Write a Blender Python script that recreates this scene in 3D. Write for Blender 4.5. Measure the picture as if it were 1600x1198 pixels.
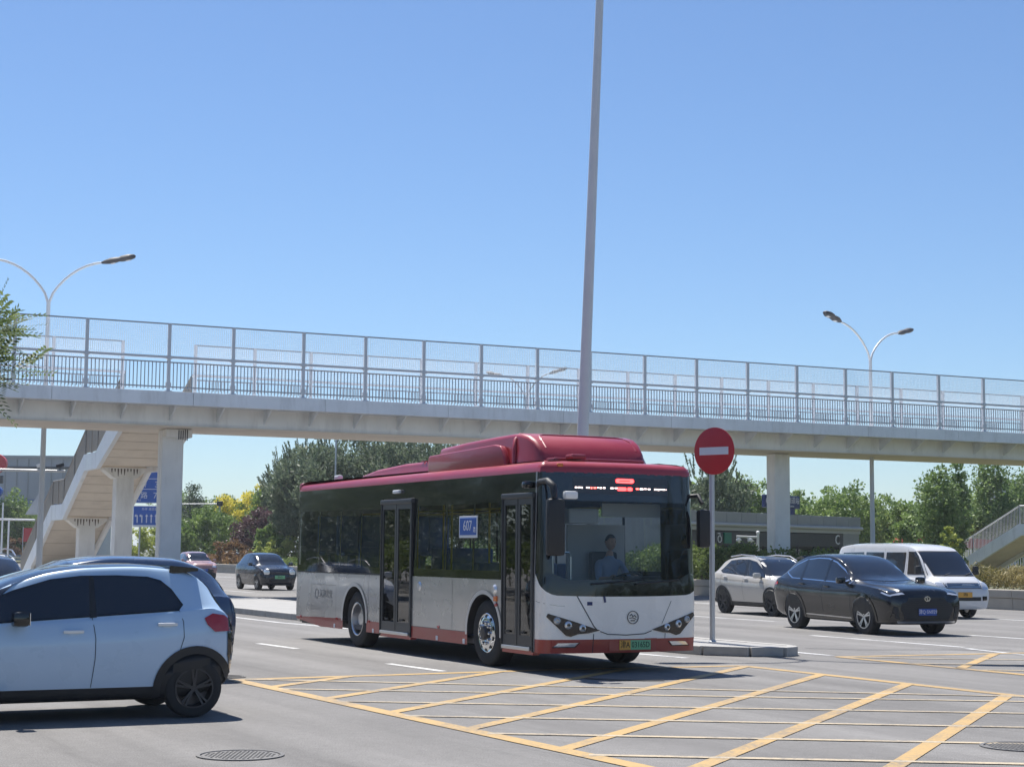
import bpy, bmesh, math, random
import numpy as np
from mathutils import Vector, Matrix
from mathutils.bvhtree import BVHTree
random.seed(7); np.random.seed(7)
for o in list(bpy.data.objects): bpy.data.objects.remove(o)
scene = bpy.context.scene
COL = scene.collection
rad = math.radians
# ---------------------------------------------------------------- camera
PITCH, ROLL, EYE = 0.100842, 0.008423, 1.676
fw = Vector((0, math.cos(PITCH), math.sin(PITCH)))
r0 = Vector((1, 0, 0)); u0 = Vector((0, -math.sin(PITCH), math.cos(PITCH)))
cr = r0*math.cos(ROLL) + u0*math.sin(ROLL); cu = -r0*math.sin(ROLL) + u0*math.cos(ROLL)
camd = bpy.data.cameras.new('camera'); cam = bpy.data.objects.new('camera', camd); COL.objects.link(cam)
m = Matrix.Identity(4)
for i in range(3):
    m[i][0] = cr[i]; m[i][1] = cu[i]; m[i][2] = -fw[i]
m[2][3] = EYE
cam.matrix_world = m
camd.sensor_width = 36; camd.sensor_fit = 'HORIZONTAL'; camd.lens = 2600/1600*36
camd.clip_start = 0.1; camd.clip_end = 6000
scene.camera = cam
scene.render.resolution_x = 1024; scene.render.resolution_y = 766
# ---------------------------------------------------------------- sky and sun
SUN_EL, SUN_AZ = rad(63), rad(-26)          # azimuth clockwise from +Y
w = bpy.data.worlds.new('World'); scene.world = w; w.use_nodes = True
nt = w.node_tree; nt.nodes.clear()
sky = nt.nodes.new('ShaderNodeTexSky'); sky.sky_type = 'NISHITA'; sky.sun_disc = False
sky.sun_elevation = SUN_EL; sky.sun_rotation = SUN_AZ
sky.altitude = 0; sky.air_density = 1.0; sky.dust_density = 0.25; sky.ozone_density = 3.0
bg = nt.nodes.new('ShaderNodeBackground'); bg.inputs[1].default_value = 0.072
wo = nt.nodes.new('ShaderNodeOutputWorld')
wb = nt.nodes.new('ShaderNodeMix'); wb.data_type = 'RGBA'; wb.blend_type = 'MULTIPLY'; wb.inputs[0].default_value = 1; wb.inputs[7].default_value = (.82, .935, 1.09, 1)
nt.links.new(sky.outputs[0], wb.inputs[6]); nt.links.new(wb.outputs[2], bg.inputs[0]); nt.links.new(bg.outputs[0], wo.inputs[0])
sd = bpy.data.lights.new('sun', 'SUN'); sd.energy = 4.7; sd.angle = rad(0.53); sd.color = (1, 0.955, 0.89)
so = bpy.data.objects.new('sun', sd); COL.objects.link(so)
sdir = Vector((math.sin(SUN_AZ)*math.cos(SUN_EL), math.cos(SUN_AZ)*math.cos(SUN_EL), math.sin(SUN_EL)))
so.rotation_euler = (-sdir).to_track_quat('-Z', 'Y').to_euler(); so.location = sdir*60
scene.view_settings.view_transform = 'Standard'; scene.view_settings.look = 'None'
scene.view_settings.exposure = 0.7; scene.view_settings.gamma = 1
scene.view_settings.use_curve_mapping = False
scene.render.engine = 'CYCLES'
scene.cycles.max_bounces = 10; scene.cycles.transparent_max_bounces = 24
# ---------------------------------------------------------------- helpers
def tag(o, label=None, cat=None, group=None, kind=None):
    if label: o['label'] = label
    if cat: o['category'] = cat
    if group: o['group'] = group
    if kind: o['kind'] = kind
    return o
def empty(name, loc=(0, 0, 0), rz=0.0, parent=None):
    o = bpy.data.objects.new(name, None); COL.objects.link(o); o.empty_display_size = .2
    o.location = loc; o.rotation_euler = (0, 0, rz)
    if parent: o.parent = parent
    return o
def link(name, me, mats=None, parent=None, loc=None, rot=None):
    o = bpy.data.objects.new(name, me); COL.objects.link(o)
    if mats is not None and len(me.materials) == 0:
        for mm in (mats if isinstance(mats, (list, tuple)) else [mats]): me.materials.append(mm)
    if parent: o.parent = parent
    if loc is not None: o.location = loc
    if rot is not None: o.rotation_euler = rot
    return o
def dup(o, parent=None, loc=None, rz=None):
    c = o.copy(); COL.objects.link(c); c.parent = parent
    if loc is not None: c.location = loc
    if rz is not None: c.rotation_euler = (0, 0, rz)
    for ch in list(o.children): dup(ch, c)
    return c
class MB:
    """collects simple shapes into one mesh"""
    def __init__(s): s.v = []; s.f = []; s.mi = []; s.cur = 0
    def add(s, vs, fs):
        b = len(s.v); s.v += [tuple(v) for v in vs]
        for f in fs: s.f.append(tuple(i+b for i in f)); s.mi.append(s.cur)
        return s
    def mat(s, i): s.cur = i; return s
    def box(s, c, d, mtx=None):
        x, y, z = d[0]/2, d[1]/2, d[2]/2; c = Vector(c)
        vs = [Vector((sx*x, sy*y, sz*z)) for sz in (-1, 1) for sx, sy in ((-1, -1), (1, -1), (1, 1), (-1, 1))]
        vs = [c + (mtx @ v if mtx is not None else v) for v in vs]
        return s.add(vs, [(3, 2, 1, 0), (4, 5, 6, 7), (0, 1, 5, 4), (1, 2, 6, 5), (2, 3, 7, 6), (3, 0, 4, 7)])
    def bevbox(s, c, d, b=.02, mtx=None):
        x, y, z = d[0]/2, d[1]/2, d[2]/2; b = min(b, x*.9, y*.9, z*.9)
        bm = bmesh.new(); bmesh.ops.create_cube(bm, size=1)
        for v in bm.verts: v.co = Vector((v.co.x*2*x, v.co.y*2*y, v.co.z*2*z))
        bmesh.ops.bevel(bm, geom=bm.edges[:], offset=b, segments=2, profile=.6, affect='EDGES')
        bm.verts.index_update(); c = Vector(c)
        s.add([c + (mtx @ v.co if mtx is not None else v.co) for v in bm.verts], [[v.index for v in f.verts] for f in bm.faces]); bm.free(); return s
    def tube(s, pts, r, seg=8, caps=True):
        pts = [Vector(p) for p in pts]; n = len(pts)
        rs = r if isinstance(r, (list, tuple)) else [r]*n
        rings = []; prev = None
        for i, p in enumerate(pts):
            t = (pts[min(i+1, n-1)] - pts[max(i-1, 0)]).normalized()
            if prev is None:
                a = t.orthogonal().normalized()
            else:
                a = (prev - t*prev.dot(t)).normalized()
            prev = a; b = t.cross(a)
            rings.append([p + (a*math.cos(k*2*math.pi/seg) + b*math.sin(k*2*math.pi/seg))*rs[i] for k in range(seg)])
        vs = [v for rr in rings for v in rr]; fs = []
        for i in range(n-1):
            for k in range(seg):
                fs.append((i*seg+k, i*seg+(k+1) % seg, (i+1)*seg+(k+1) % seg, (i+1)*seg+k))
        if caps:
            fs.append(tuple(range(seg-1, -1, -1))); fs.append(tuple((n-1)*seg+k for k in range(seg)))
        return s.add(vs, fs)
    def lathe(s, prof, seg=24, mtx=None, closed=False):
        """profile of (radius, axial) turned about local Y"""
        n = len(prof); vs = []
        for k in range(seg):
            a = k*2*math.pi/seg
            for r_, h in prof:
                v = Vector((r_*math.cos(a), h, r_*math.sin(a))); vs.append(mtx @ v if mtx is not None else v)
        fs = []
        for k in range(seg):
            k2 = (k+1) % seg
            for i in range(n-1 if not closed else n):
                j = (i+1) % n
                fs.append((k*n+i, k2*n+i, k2*n+j, k*n+j))
        return s.add(vs, fs)
    def prism(s, poly, ext, mtx=None):
        """poly of (x,y) extruded 0..ext on z, then mtx"""
        n = len(poly)
        vs = [Vector((p[0], p[1], 0)) for p in poly] + [Vector((p[0], p[1], ext)) for p in poly]
        if mtx is not None: vs = [mtx @ v for v in vs]
        fs = [tuple(range(n-1, -1, -1)), tuple(range(n, 2*n))] + [(i, (i+1) % n, n+(i+1) % n, n+i) for i in range(n)]
        return s.add(vs, fs)
    def mesh(s, name, mats=None, smooth=None):
        me = bpy.data.meshes.new(name); me.from_pydata(s.v, [], s.f)
        if mats is not None:
            for mm in (mats if isinstance(mats, (list, tuple)) else [mats]): me.materials.append(mm)
            me.polygons.foreach_set('material_index', s.mi)
        me.validate()
        if smooth is not None:
            me.polygons.foreach_set('use_smooth', [True]*len(me.polygons)); me.set_sharp_from_angle(angle=rad(smooth))
        me.update(); return me
    def build(s, name, mats, parent=None, smooth=None, loc=None, rot=None):
        return link(name, s.mesh(name, mats, smooth), None, parent, loc, rot)
def cframe(o, x, y):
    """4x4 from origin, x axis, y axis"""
    x = Vector(x).normalized(); y = Vector(y).normalized(); z = x.cross(y); o = Vector(o)
    mm = Matrix.Identity(4)
    for i in range(3): mm[i][0], mm[i][1], mm[i][2], mm[i][3] = x[i], y[i], z[i], o[i]
    return mm
def flat_cut(poly, du, dv):
    bm = bmesh.new(); vs = [bm.verts.new((p[0], p[1], 0)) for p in poly]
    bm.faces.new(vs); bmesh.ops.triangulate(bm, faces=bm.faces[:])
    us = [p[0] for p in poly]; vv = [p[1] for p in poly]
    for lo, hi, st, no in ((min(us), max(us), du, (1, 0, 0)), (min(vv), max(vv), dv, (0, 1, 0))):
        n = int((hi-lo)/st)
        for i in range(1, n+1):
            t = lo + (hi-lo)*i/(n+1)
            co = (t, 0, 0) if no[0] else (0, t, 0)
            bmesh.ops.bisect_plane(bm, geom=bm.verts[:]+bm.edges[:]+bm.faces[:], plane_co=co, plane_no=no, dist=1e-6)
    return bm
def patch(name, poly, fn, mat, parent, du=.1, dv=.1, thick=0):
    bm = flat_cut(poly, du, dv)
    bm.verts.index_update()
    for v in bm.verts: v.co = fn(v.co.x, v.co.y)
    bm.normal_update()
    me = bpy.data.meshes.new(name); bm.to_mesh(me); bm.free()
    me.polygons.foreach_set('use_smooth', [True]*len(me.polygons)); me.update()
    me.materials.append(mat)
    o = link(name, me, None, parent)
    if thick:
        md = o.modifiers.new('thickness', 'SOLIDIFY'); md.thickness = thick; md.offset = 0
    return o
def strip_poly(pts, wd):
    """thin ribbon polygon along a 2D polyline"""
    L, R = [], []
    for i, p in enumerate(pts):
        a = Vector(pts[max(i-1, 0)]); b = Vector(pts[min(i+1, len(pts)-1)]); t = (b-a).normalized(); nn = Vector((-t.y, t.x))*wd/2
        L.append(Vector(p)+nn); R.append(Vector(p)-nn)
    return [tuple(v) for v in L] + [tuple(v) for v in reversed(R)]
def ribbon(name, pts, wd, fn, mat, parent, step=.08):
    """ribbon on a surface"""
    P = []
    for a, b in zip(pts[:-1], pts[1:]):
        a = Vector(a); b = Vector(b); n = max(1, int((b-a).length/step))
        for i in range(n): P.append(a.lerp(b, i/n))
    P.append(Vector(pts[-1])); vs = []
    for i, p in enumerate(P):
        t = (P[min(i+1, len(P)-1)]-P[max(i-1, 0)]).normalized(); nn = Vector((-t.y, t.x))*wd/2
        vs += [fn(*(p+nn)), fn(*(p-nn))]
    mb = MB().add(vs, [(2*i, 2*i+1, 2*i+3, 2*i+2) for i in range(len(P)-1)])
    return mb.build(name, mat, parent, smooth=60)
def text(name, body, size, frame, mat, parent=None, depth=.003, align='CENTER', sx=1.0):
    cu_ = bpy.data.curves.new(name, 'FONT'); cu_.body = body; cu_.size = size; cu_.extrude = depth
    cu_.align_x = align; cu_.align_y = 'CENTER'; cu_.resolution_u = 2
    to = bpy.data.objects.new(name, cu_); COL.objects.link(to)
    dg = bpy.context.evaluated_depsgraph_get()
    me = bpy.data.meshes.new_from_object(to.evaluated_get(dg))
    bpy.data.objects.remove(to)
    me.transform(frame @ Matrix.Diagonal((sx, 1, 1, 1)))
    me.materials.clear(); me.materials.append(mat)
    return link(name, me, None, parent)
def spline(xs, ys, x):
    """monotone cubic"""
    xs = np.array(xs, float); ys = np.array(ys, float); o = np.argsort(xs); xs = xs[o]; ys = ys[o]
    h = np.diff(xs); dl = np.diff(ys)/h; mk = np.zeros(len(xs)); mk[0] = dl[0]; mk[-1] = dl[-1]
    for i in range(1, len(xs)-1):
        if dl[i-1]*dl[i] <= 0: mk[i] = 0
        else:
            w1 = 2*h[i]+h[i-1]; w2 = h[i]+2*h[i-1]; mk[i] = (w1+w2)/(w1/dl[i-1]+w2/dl[i])
    i = np.clip(np.searchsorted(xs, x)-1, 0, len(h)-1); t = (x-xs[i])/h[i]
    return (2*t**3-3*t**2+1)*ys[i]+(t**3-2*t**2+t)*h[i]*mk[i]+(-2*t**3+3*t**2)*ys[i+1]+(t**3-t**2)*h[i]*mk[i+1]
# ---------------------------------------------------------------- materials
def mat(name, col, rough=.5, metal=0., var=.0, vscale=3., bump=0., bscale=60., coat=0., spec=.5, world=False, dirt=0., dirtcol=(.12, .10, .08), dscale=1.5, flake=0.):
    mt = bpy.data.materials.new(name); mt.use_nodes = True; n = mt.node_tree; b = n.nodes['Principled BSDF']
    b.inputs['Base Color'].default_value = (*col, 1); b.inputs['Roughness'].default_value = rough
    b.inputs['Metallic'].default_value = metal; b.inputs['Coat Weight'].default_value = coat; b.inputs['Coat Roughness'].default_value = .04
    b.inputs['Specular IOR Level'].default_value = spec
    if var or bump or dirt:
        if world:
            co = n.nodes.new('ShaderNodeNewGeometry').outputs['Position']
        else:
            co = n.nodes.new('ShaderNodeTexCoord').outputs['Object']
        last = None
        if var:
            nz = n.nodes.new('ShaderNodeTexNoise'); nz.inputs['Scale'].default_value = vscale; nz.inputs['Detail'].default_value = 6
            n.links.new(co, nz.inputs['Vector'])
            mr = n.nodes.new('ShaderNodeMapRange'); mr.inputs[1].default_value = .3; mr.inputs[2].default_value = .7
            mr.inputs[3].default_value = 1-var; mr.inputs[4].default_value = 1+var; n.links.new(nz.outputs[0], mr.inputs[0])
            vm = n.nodes.new('ShaderNodeVectorMath'); vm.operation = 'SCALE'; vm.inputs[0].default_value = col
            n.links.new(mr.outputs[0], vm.inputs['Scale']); last = vm.outputs[0]
            rr = n.nodes.new('ShaderNodeMapRange'); rr.inputs[1].default_value = .3; rr.inputs[2].default_value = .7
            rr.inputs[3].default_value = max(0, rough-.08); rr.inputs[4].default_value = min(1, rough+.1); n.links.new(nz.outputs[0], rr.inputs[0]); n.links.new(rr.outputs[0], b.inputs['Roughness'])
        if dirt:
            nd = n.nodes.new('ShaderNodeTexNoise'); nd.inputs['Scale'].default_value = dscale; nd.inputs['Detail'].default_value = 9; nd.inputs['Roughness'].default_value = .7
            mp = n.nodes.new('ShaderNodeMapping'); mp.inputs['Scale'].default_value = (1, 1, .22); n.links.new(co, mp.inputs[0]); n.links.new(mp.outputs[0], nd.inputs['Vector'])
            md = n.nodes.new('ShaderNodeMapRange'); md.inputs[1].default_value = .5; md.inputs[2].default_value = .75; md.inputs[3].default_value = 0; md.inputs[4].default_value = dirt
            n.links.new(nd.outputs[0], md.inputs[0])
            mx = n.nodes.new('ShaderNodeMix'); mx.data_type = 'RGBA'; mx.inputs[6].default_value = (*col, 1); mx.inputs[7].default_value = (*dirtcol, 1)
            n.links.new(md.outputs[0], mx.inputs[0])
            if last: n.links.new(last, mx.inputs[6])
            last = mx.outputs[2]
        if last: n.links.new(last, b.inputs['Base Color'])
        if bump:
            nb = n.nodes.new('ShaderNodeTexNoise'); nb.inputs['Scale'].default_value = bscale; nb.inputs['Detail'].default_value = 4; n.links.new(co, nb.inputs['Vector'])
            bp = n.nodes.new('ShaderNodeBump'); bp.inputs['Strength'].default_value = bump; bp.inputs['Distance'].default_value = .02
            n.links.new(nb.outputs[0], bp.inputs['Height']); n.links.new(bp.outputs[0], b.inputs['Normal'])
    return mt
def glass(name, tint=(.3, .35, .36), ior=1.5, body=.0, bodycol=(.01, .012, .014)):
    mt = bpy.data.materials.new(name); mt.use_nodes = True; n = mt.node_tree; n.nodes.clear()
    out = n.nodes.new('ShaderNodeOutputMaterial'); tr = n.nodes.new('ShaderNodeBsdfTransparent'); tr.inputs[0].default_value = (*tint, 1)
    gl = n.nodes.new('ShaderNodeBsdfGlossy'); gl.inputs['Roughness'].default_value = .015; gl.inputs[0].default_value = (1, 1, 1, 1)
    fr = n.nodes.new('ShaderNodeFresnel'); fr.inputs[0].default_value = ior
    mx = n.nodes.new('ShaderNodeMixShader'); n.links.new(fr.outputs[0], mx.inputs[0])
    if body:
        df = n.nodes.new('ShaderNodeBsdfDiffuse'); df.inputs[0].default_value = (*bodycol, 1)
        m2 = n.nodes.new('ShaderNodeMixShader'); m2.inputs[0].default_value = body
        n.links.new(tr.outputs[0], m2.inputs[1]); n.links.new(df.outputs[0], m2.inputs[2]); n.links.new(m2.outputs[0], mx.inputs[1])
    else: n.links.new(tr.outputs[0], mx.inputs[1])
    n.links.new(gl.outputs[0], mx.inputs[2]); n.links.new(mx.outputs[0], out.inputs[0])
    return mt
def emit(name, col, st):
    mt = bpy.data.materials.new(name); mt.use_nodes = True; b = mt.node_tree.nodes['Principled BSDF']
    b.inputs['Base Color'].default_value = (*col, 1); b.inputs['Emission Color'].default_value = (*col, 1); b.inputs['Emission Strength'].default_value = st
    return mt
def paint_mark(name, col, wear):
    """road paint, worn through to asphalt in specks"""
    mt = mat(name, col, .6); n = mt.node_tree; b = n.nodes['Principled BSDF']
    co = n.nodes.new('ShaderNodeNewGeometry').outputs['Position']
    nz = n.nodes.new('ShaderNodeTexNoise'); nz.inputs['Scale'].default_value = 22; nz.inputs['Detail'].default_value = 8; nz.inputs['Roughness'].default_value = .75; n.links.new(co, nz.inputs['Vector'])
    n2 = n.nodes.new('ShaderNodeTexNoise'); n2.inputs['Scale'].default_value = 1.3; n2.inputs['Detail'].default_value = 3; n.links.new(co, n2.inputs['Vector'])
    ad = n.nodes.new('ShaderNodeMath'); ad.operation = 'MULTIPLY_ADD'; ad.inputs[1].default_value = .6; n.links.new(n2.outputs[0], ad.inputs[0]); n.links.new(nz.outputs[0], ad.inputs[2])
    mr = n.nodes.new('ShaderNodeMapRange'); mr.inputs[1].default_value = .76; mr.inputs[2].default_value = .98; mr.inputs[3].default_value = 0; mr.inputs[4].default_value = wear; n.links.new(ad.outputs[0], mr.inputs[0])
    mx = n.nodes.new('ShaderNodeMix'); mx.data_type = 'RGBA'; mx.inputs[6].default_value = (*col, 1); mx.inputs[7].default_value = (.13, .125, .12, 1)
    n.links.new(mr.outputs[0], mx.inputs[0]); n.links.new(mx.outputs[2], b.inputs['Base Color'])
    return mt
def asphalt():
    mt = mat('asphalt', (.12, .12, .122), .85, spec=.3); n = mt.node_tree; b = n.nodes['Principled BSDF']
    co = n.nodes.new('ShaderNodeNewGeometry').outputs['Position']
    def nz(sc, det, vec=co, rough=.6):
        q = n.nodes.new('ShaderNodeTexNoise'); q.inputs['Scale'].default_value = sc; q.inputs['Detail'].default_value = det; q.inputs['Roughness'].default_value = rough; n.links.new(vec, q.inputs['Vector']); return q.outputs[0]
    mp = n.nodes.new('ShaderNodeMapping'); mp.vector_type = 'POINT'; mp.inputs['Rotation'].default_value = (0, 0, rad(62)); mp.inputs['Scale'].default_value = (.05, .9, 1)
    mr0 = n.nodes.new('ShaderNodeMapping'); mr0.inputs['Rotation'].default_value = (0, 0, rad(62)); n.links.new(co, mr0.inputs[0])
    mp = n.nodes.new('ShaderNodeMapping'); mp.inputs['Scale'].default_value = (.06, .9, 1); n.links.new(mr0.outputs[0], mp.inputs[0])
    fine = nz(75, 3, rough=.8); mid = nz(9, 4); big = nz(.35, 4); tracks = nz(1, 4, mp.outputs[0])
    def rng(src, lo, hi, a=.3, c=.7):
        q = n.nodes.new('ShaderNodeMapRange'); q.inputs[1].default_value = a; q.inputs[2].default_value = c; q.inputs[3].default_value = lo; q.inputs[4].default_value = hi; n.links.new(src, q.inputs[0]); return q.outputs[0]
    def mul(a, c):
        q = n.nodes.new('ShaderNodeMath'); q.operation = 'MULTIPLY'; n.links.new(a, q.inputs[0]); n.links.new(c, q.inputs[1]); return q.outputs[0]
    f = mul(mul(rng(fine, .45, 1.62), rng(mid, .92, 1.08)), mul(rng(big, .9, 1.1), rng(tracks, .74, 1.14)))
    oil = nz(2.2, 6, mp.outputs[0], .7); spots = nz(1.7, 5, co, .75)
    f = mul(f, mul(rng(oil, 1.0, .80, .56, .72), rng(spots, 1.0, .82, .62, .74)))
    vm = n.nodes.new('ShaderNodeVectorMath'); vm.operation = 'SCALE'; vm.inputs[0].default_value = (.186, .180, .174); n.links.new(f, vm.inputs['Scale']); n.links.new(vm.outputs[0], b.inputs['Base Color'])
    bp = n.nodes.new('ShaderNodeBump'); bp.inputs['Strength'].default_value = .55; bp.inputs['Distance'].default_value = .012; n.links.new(fine, bp.inputs['Height']); n.links.new(bp.outputs[0], b.inputs['Normal'])
    return mt
def leafmat(name, c1, c2, top=None, trans=.35):
    mt = bpy.data.materials.new(name); mt.use_nodes = True; n = mt.node_tree; b = n.nodes['Principled BSDF']; out = n.nodes['Material Output']
    at = n.nodes.new('ShaderNodeAttribute'); at.attribute_name = 'rnd'
    mx = n.nodes.new('ShaderNodeMix'); mx.data_type = 'RGBA'; mx.inputs[6].default_value = (*c1, 1); mx.inputs[7].default_value = (*c2, 1); n.links.new(at.outputs['Fac'], mx.inputs[0])
    col = mx.outputs[2]
    if top:
        a2 = n.nodes.new('ShaderNodeAttribute'); a2.attribute_name = 'bloom'
        m2 = n.nodes.new('ShaderNodeMix'); m2.data_type = 'RGBA'; n.links.new(a2.outputs['Fac'], m2.inputs[0]); n.links.new(col, m2.inputs[6]); m2.inputs[7].default_value = (*top, 1); col = m2.outputs[2]
    b.inputs['Roughness'].default_value = .55; b.inputs['Specular IOR Level'].default_value = .35
    n.links.new(col, b.inputs['Base Color'])
    tr = n.nodes.new('ShaderNodeBsdfTranslucent'); n.links.new(col, tr.inputs[0])
    ms = n.nodes.new('ShaderNodeMixShader'); ms.inputs[0].default_value = trans; n.links.new(b.outputs[0], ms.inputs[1]); n.links.new(tr.outputs[0], ms.inputs[2]); n.links.new(ms.outputs[0], out.inputs[0])
    return mt
ASPH = asphalt()
WHITEP = paint_mark('white_road_paint', (.58, .58, .57), .85); YELP = paint_mark('yellow_road_paint', (.44, .285, .10), .8); CREAMP = paint_mark('faded_yellow_road_paint', (.46, .375, .25), .9)
KERB = mat('kerb_granite', (.37, .36, .34), .8, var=.12, vscale=4, bump=.2, bscale=90, world=True)
PAVE = mat('paving', (.31, .305, .295), .85, var=.12, vscale=2.5, bump=.2, bscale=60, world=True)
SOIL = mat('ground_soil', (.10, .105, .055), .95, var=.3, vscale=.8, bump=.4, bscale=9, world=True)
BSTEEL = mat('bridge_paint', (.82, .83, .84), .45, var=.06, vscale=.9, world=True, dirt=.38, dirtcol=(.34, .32, .30), dscale=2.0)
BCONC = mat('pier_paint', (.84, .82, .78), .6, var=.06, vscale=1.2, world=True, dirt=.4, dirtcol=(.36, .33, .3), dscale=1.6)
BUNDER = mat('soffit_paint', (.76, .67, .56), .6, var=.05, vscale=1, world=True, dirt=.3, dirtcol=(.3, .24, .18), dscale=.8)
JOINTM = mat('soffit_joint', (.5, .43, .35), .7)
STAINM = mat('rust_stain', (.13, .10, .085), .8, var=.3, vscale=8)
STAIRR = mat('stair_railing_paint', (.20, .19, .175), .5, var=.1, vscale=2)
RAILM = mat('railing_paint', (.33, .35, .38), .45, var=.06, vscale=3)
WIREM = mat('mesh_wire', (.78, .79, .8), .5)
POSTM = mat('post_paint', (.60, .62, .65), .45, var=.05, vscale=2)
GALV = mat('galvanised_steel', (.50, .51, .52), .42, metal=.55, var=.08, vscale=2)
DARKM = mat('dark_metal', (.03, .033, .042), .6, var=.1, vscale=6)
LAMPG = mat('lamp_lens', (.6, .62, .65), .15, coat=.5)
BLACKP = mat('black_plastic', (.018, .019, .021), .55, var=.15, vscale=8)
BLACKG = mat('black_gloss', (.008, .009, .011), .06, coat=.4)
RUBBER = mat('tyre_rubber', (.022, .022, .023), .8, var=.2, vscale=12)
ALLOY = mat('alloy', (.62, .62, .63), .28, metal=.9)
DALLOY = mat('dark_alloy', (.05, .05, .055), .35, metal=.5)
CHROME = mat('chrome', (.75, .76, .77), .12, metal=1.)
CGLASS = mat('tinted_car_glass', (.008, .010, .014), .03, coat=.6, spec=.7)
LENS = mat('clear_lens', (.72, .74, .76), .08, metal=.6, coat=.8)
REDL = mat('red_lens', (.36, .012, .015), .12, coat=.6)
ORL = mat('orange_lens', (.65, .16, .02), .2, coat=.4)
SEAM = mat('seam_shadow_gap', (.03, .036, .045), .8)
WHITEM = mat('white_paint', (.78, .78, .77), .35, coat=.3)
BLUES = mat('road_sign_blue', (.015, .10, .42), .45, var=.05, vscale=1)
NAVY = mat('navy_sign', (.015, .03, .12), .4)
REDS = mat('sign_red', (.52, .022, .03), .42, var=.08, vscale=3)
RETRO = mat('sign_white', (.72, .72, .74), .5)
POLEP = mat('pole_paint', (.62, .635, .65), .4, var=.05, vscale=1.5)
BARK = mat('bark', (.11, .085, .065), .9, var=.3, vscale=9, bump=.6, bscale=25)
PLATEB = mat('plate_blue', (.02, .08, .38), .4); PLATEG = mat('plate_green', (.18, .48, .25), .4); PLATEY = mat('plate_yellow', (.70, .36, .06), .4)
INK = mat('black_ink', (.012, .012, .012), .6)
# ================================================================ ground and roads
DIR = Vector((.4695, -.8829, 0)); LAT = Vector((.8829, .4695, 0))      # along traffic, across to the far side
def RD(a, q, z=0.): return DIR*a + LAT*q + Vector((0, 0, z))
def sheet(name, pts, mt, parent=None):
    me = bpy.data.meshes.new(name); me.from_pydata([tuple(p) for p in pts], [], [tuple(range(len(pts)))]); me.materials.append(mt)
    return link(name, me, None, parent)
def ccw(pts):
    a = sum(pts[i][0]*pts[(i+1) % len(pts)][1]-pts[(i+1) % len(pts)][0]*pts[i][1] for i in range(len(pts)))
    return pts if a > 0 else list(reversed(pts))
gr = tag(sheet('ground', [(-2500, -800, -.02), (2500, -800, -.02), (2500, 4000, -.02), (-2500, 4000, -.02)], SOIL), kind='structure')
road = tag(sheet('road', ccw([RD(-420, -70), RD(120, -70), RD(120, 38.6), RD(-420, 38.6)]), ASPH), kind='structure')
ROADK = []
def mark(name, pts, mt, z):
    return sheet(name, ccw([(p[0], p[1], z) for p in pts]), mt, road)
def mline(name, a, b, wd, mt, z):
    a = Vector(a[:2]); b = Vector(b[:2]); t = (b-a).normalized(); nn = Vector((-t.y, t.x))*wd/2
    return mark(name, [a+nn, b+nn, b-nn, a-nn], mt, z)
# lane markings
def rl(a0, q0, a1, q1, wd, mt=WHITEP, name='lane_line'):
    p, q = RD(a0, q0), RD(a1, q1); mline(name, p, q, wd, mt, .004)
for a in (-44, -36.55, -28.86, -23.1): rl(a-.0, 10.22, a+1.75, 10.3, .14)
for a in range(-130, -50, 8): rl(a, 10.2, a+2.2, 10.2, .14)
rl(-110, 13.5, -37.0, 13.6, .15, name='edge_line'); rl(-37, 13.6, -24.0, 15.1, .15, name='edge_line'); rl(-24.0, 15.1, -22.6, 15.25, .15, name='edge_line')
rl(-120, 18.75, -23.2, 17.95, .15, name='edge_line'); rl(-23.2, 17.95, -22.3, 17.95, .15, name='edge_line')
rl(-28.0, 22, -23.4, 21.95, .16); rl(-23.1, 21.7, -21.0, 21.2, .16)
rl(-26.95, 25.4, -22, 25.4, .16)
for a in range(-130, -33, 9):
    rl(a, 22.1, a+4, 22.1, .16); rl(a+2, 25.6, a+6, 25.6, .16); rl(a+1, 29.1, a+5, 29.1, .16)
rl(-200, 32.6, 10, 32.6, .18, name='edge_line')
# yellow box junction: outline and two families of inner lines, clipped to the outline
def clip_line(p, dv, poly):
    ts = []
    for i in range(len(poly)):
        a = Vector(poly[i]); b = Vector(poly[(i+1) % len(poly)]); e = b-a; den = dv.x*e.y-dv.y*e.x
        if abs(den) < 1e-9: continue
        w_ = a-p; t = (w_.x*e.y-w_.y*e.x)/den; u = (w_.x*dv.y-w_.y*dv.x)/den
        if 0 <= u <= 1: ts.append(t)
    return (min(ts), max(ts)) if len(ts) >= 2 else None
def box_junction(poly, d1, p1, s1, n1, d2, p2, s2, n2):
    for i in range(len(poly)):
        mline('box_outline', Vector(poly[i]), Vector(poly[(i+1) % len(poly)]), .2, YELP, .0045+.0004*i)
    for k, (dv, p0, st, n) in enumerate(((d1, p1, s1, n1), (d2, p2, s2, n2))):
        dv = Vector(dv).normalized()
        for i in range(n):
            p = Vector(p0)+Vector(st)*i; c = clip_line(p, dv, poly)
            if c and c[1]-c[0] > .3: mline('box_hatch_line', p+dv*(c[0]+.03), p+dv*(c[1]-.03), .115 if k else .16, CREAMP if k else YELP, .0065+.0012*k+.00003*i)
BOX = [(-3.57, 21.81), (.62, 24.15), (3.5, 25.36), (6.18, 20.27), (7.4, 17.9), (2.4, 10.8), (1.03, 13.35)]
box_junction(BOX, (.393, .92), (-2.92, 20.74), (.855, -1.545), 9, (.976, -.10), (-2.64, 20.42), (.28, -1.53), 11)
for dp in ((-2.78, 21.78),):
    c = clip_line(Vector(dp), Vector((.985, -.17)), BOX); mline('box_hatch_line', Vector(dp)+Vector((.985, -.17))*c[0], Vector(dp)+Vector((.985, -.17))*c[1], .115, CREAMP, .0079)
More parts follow.
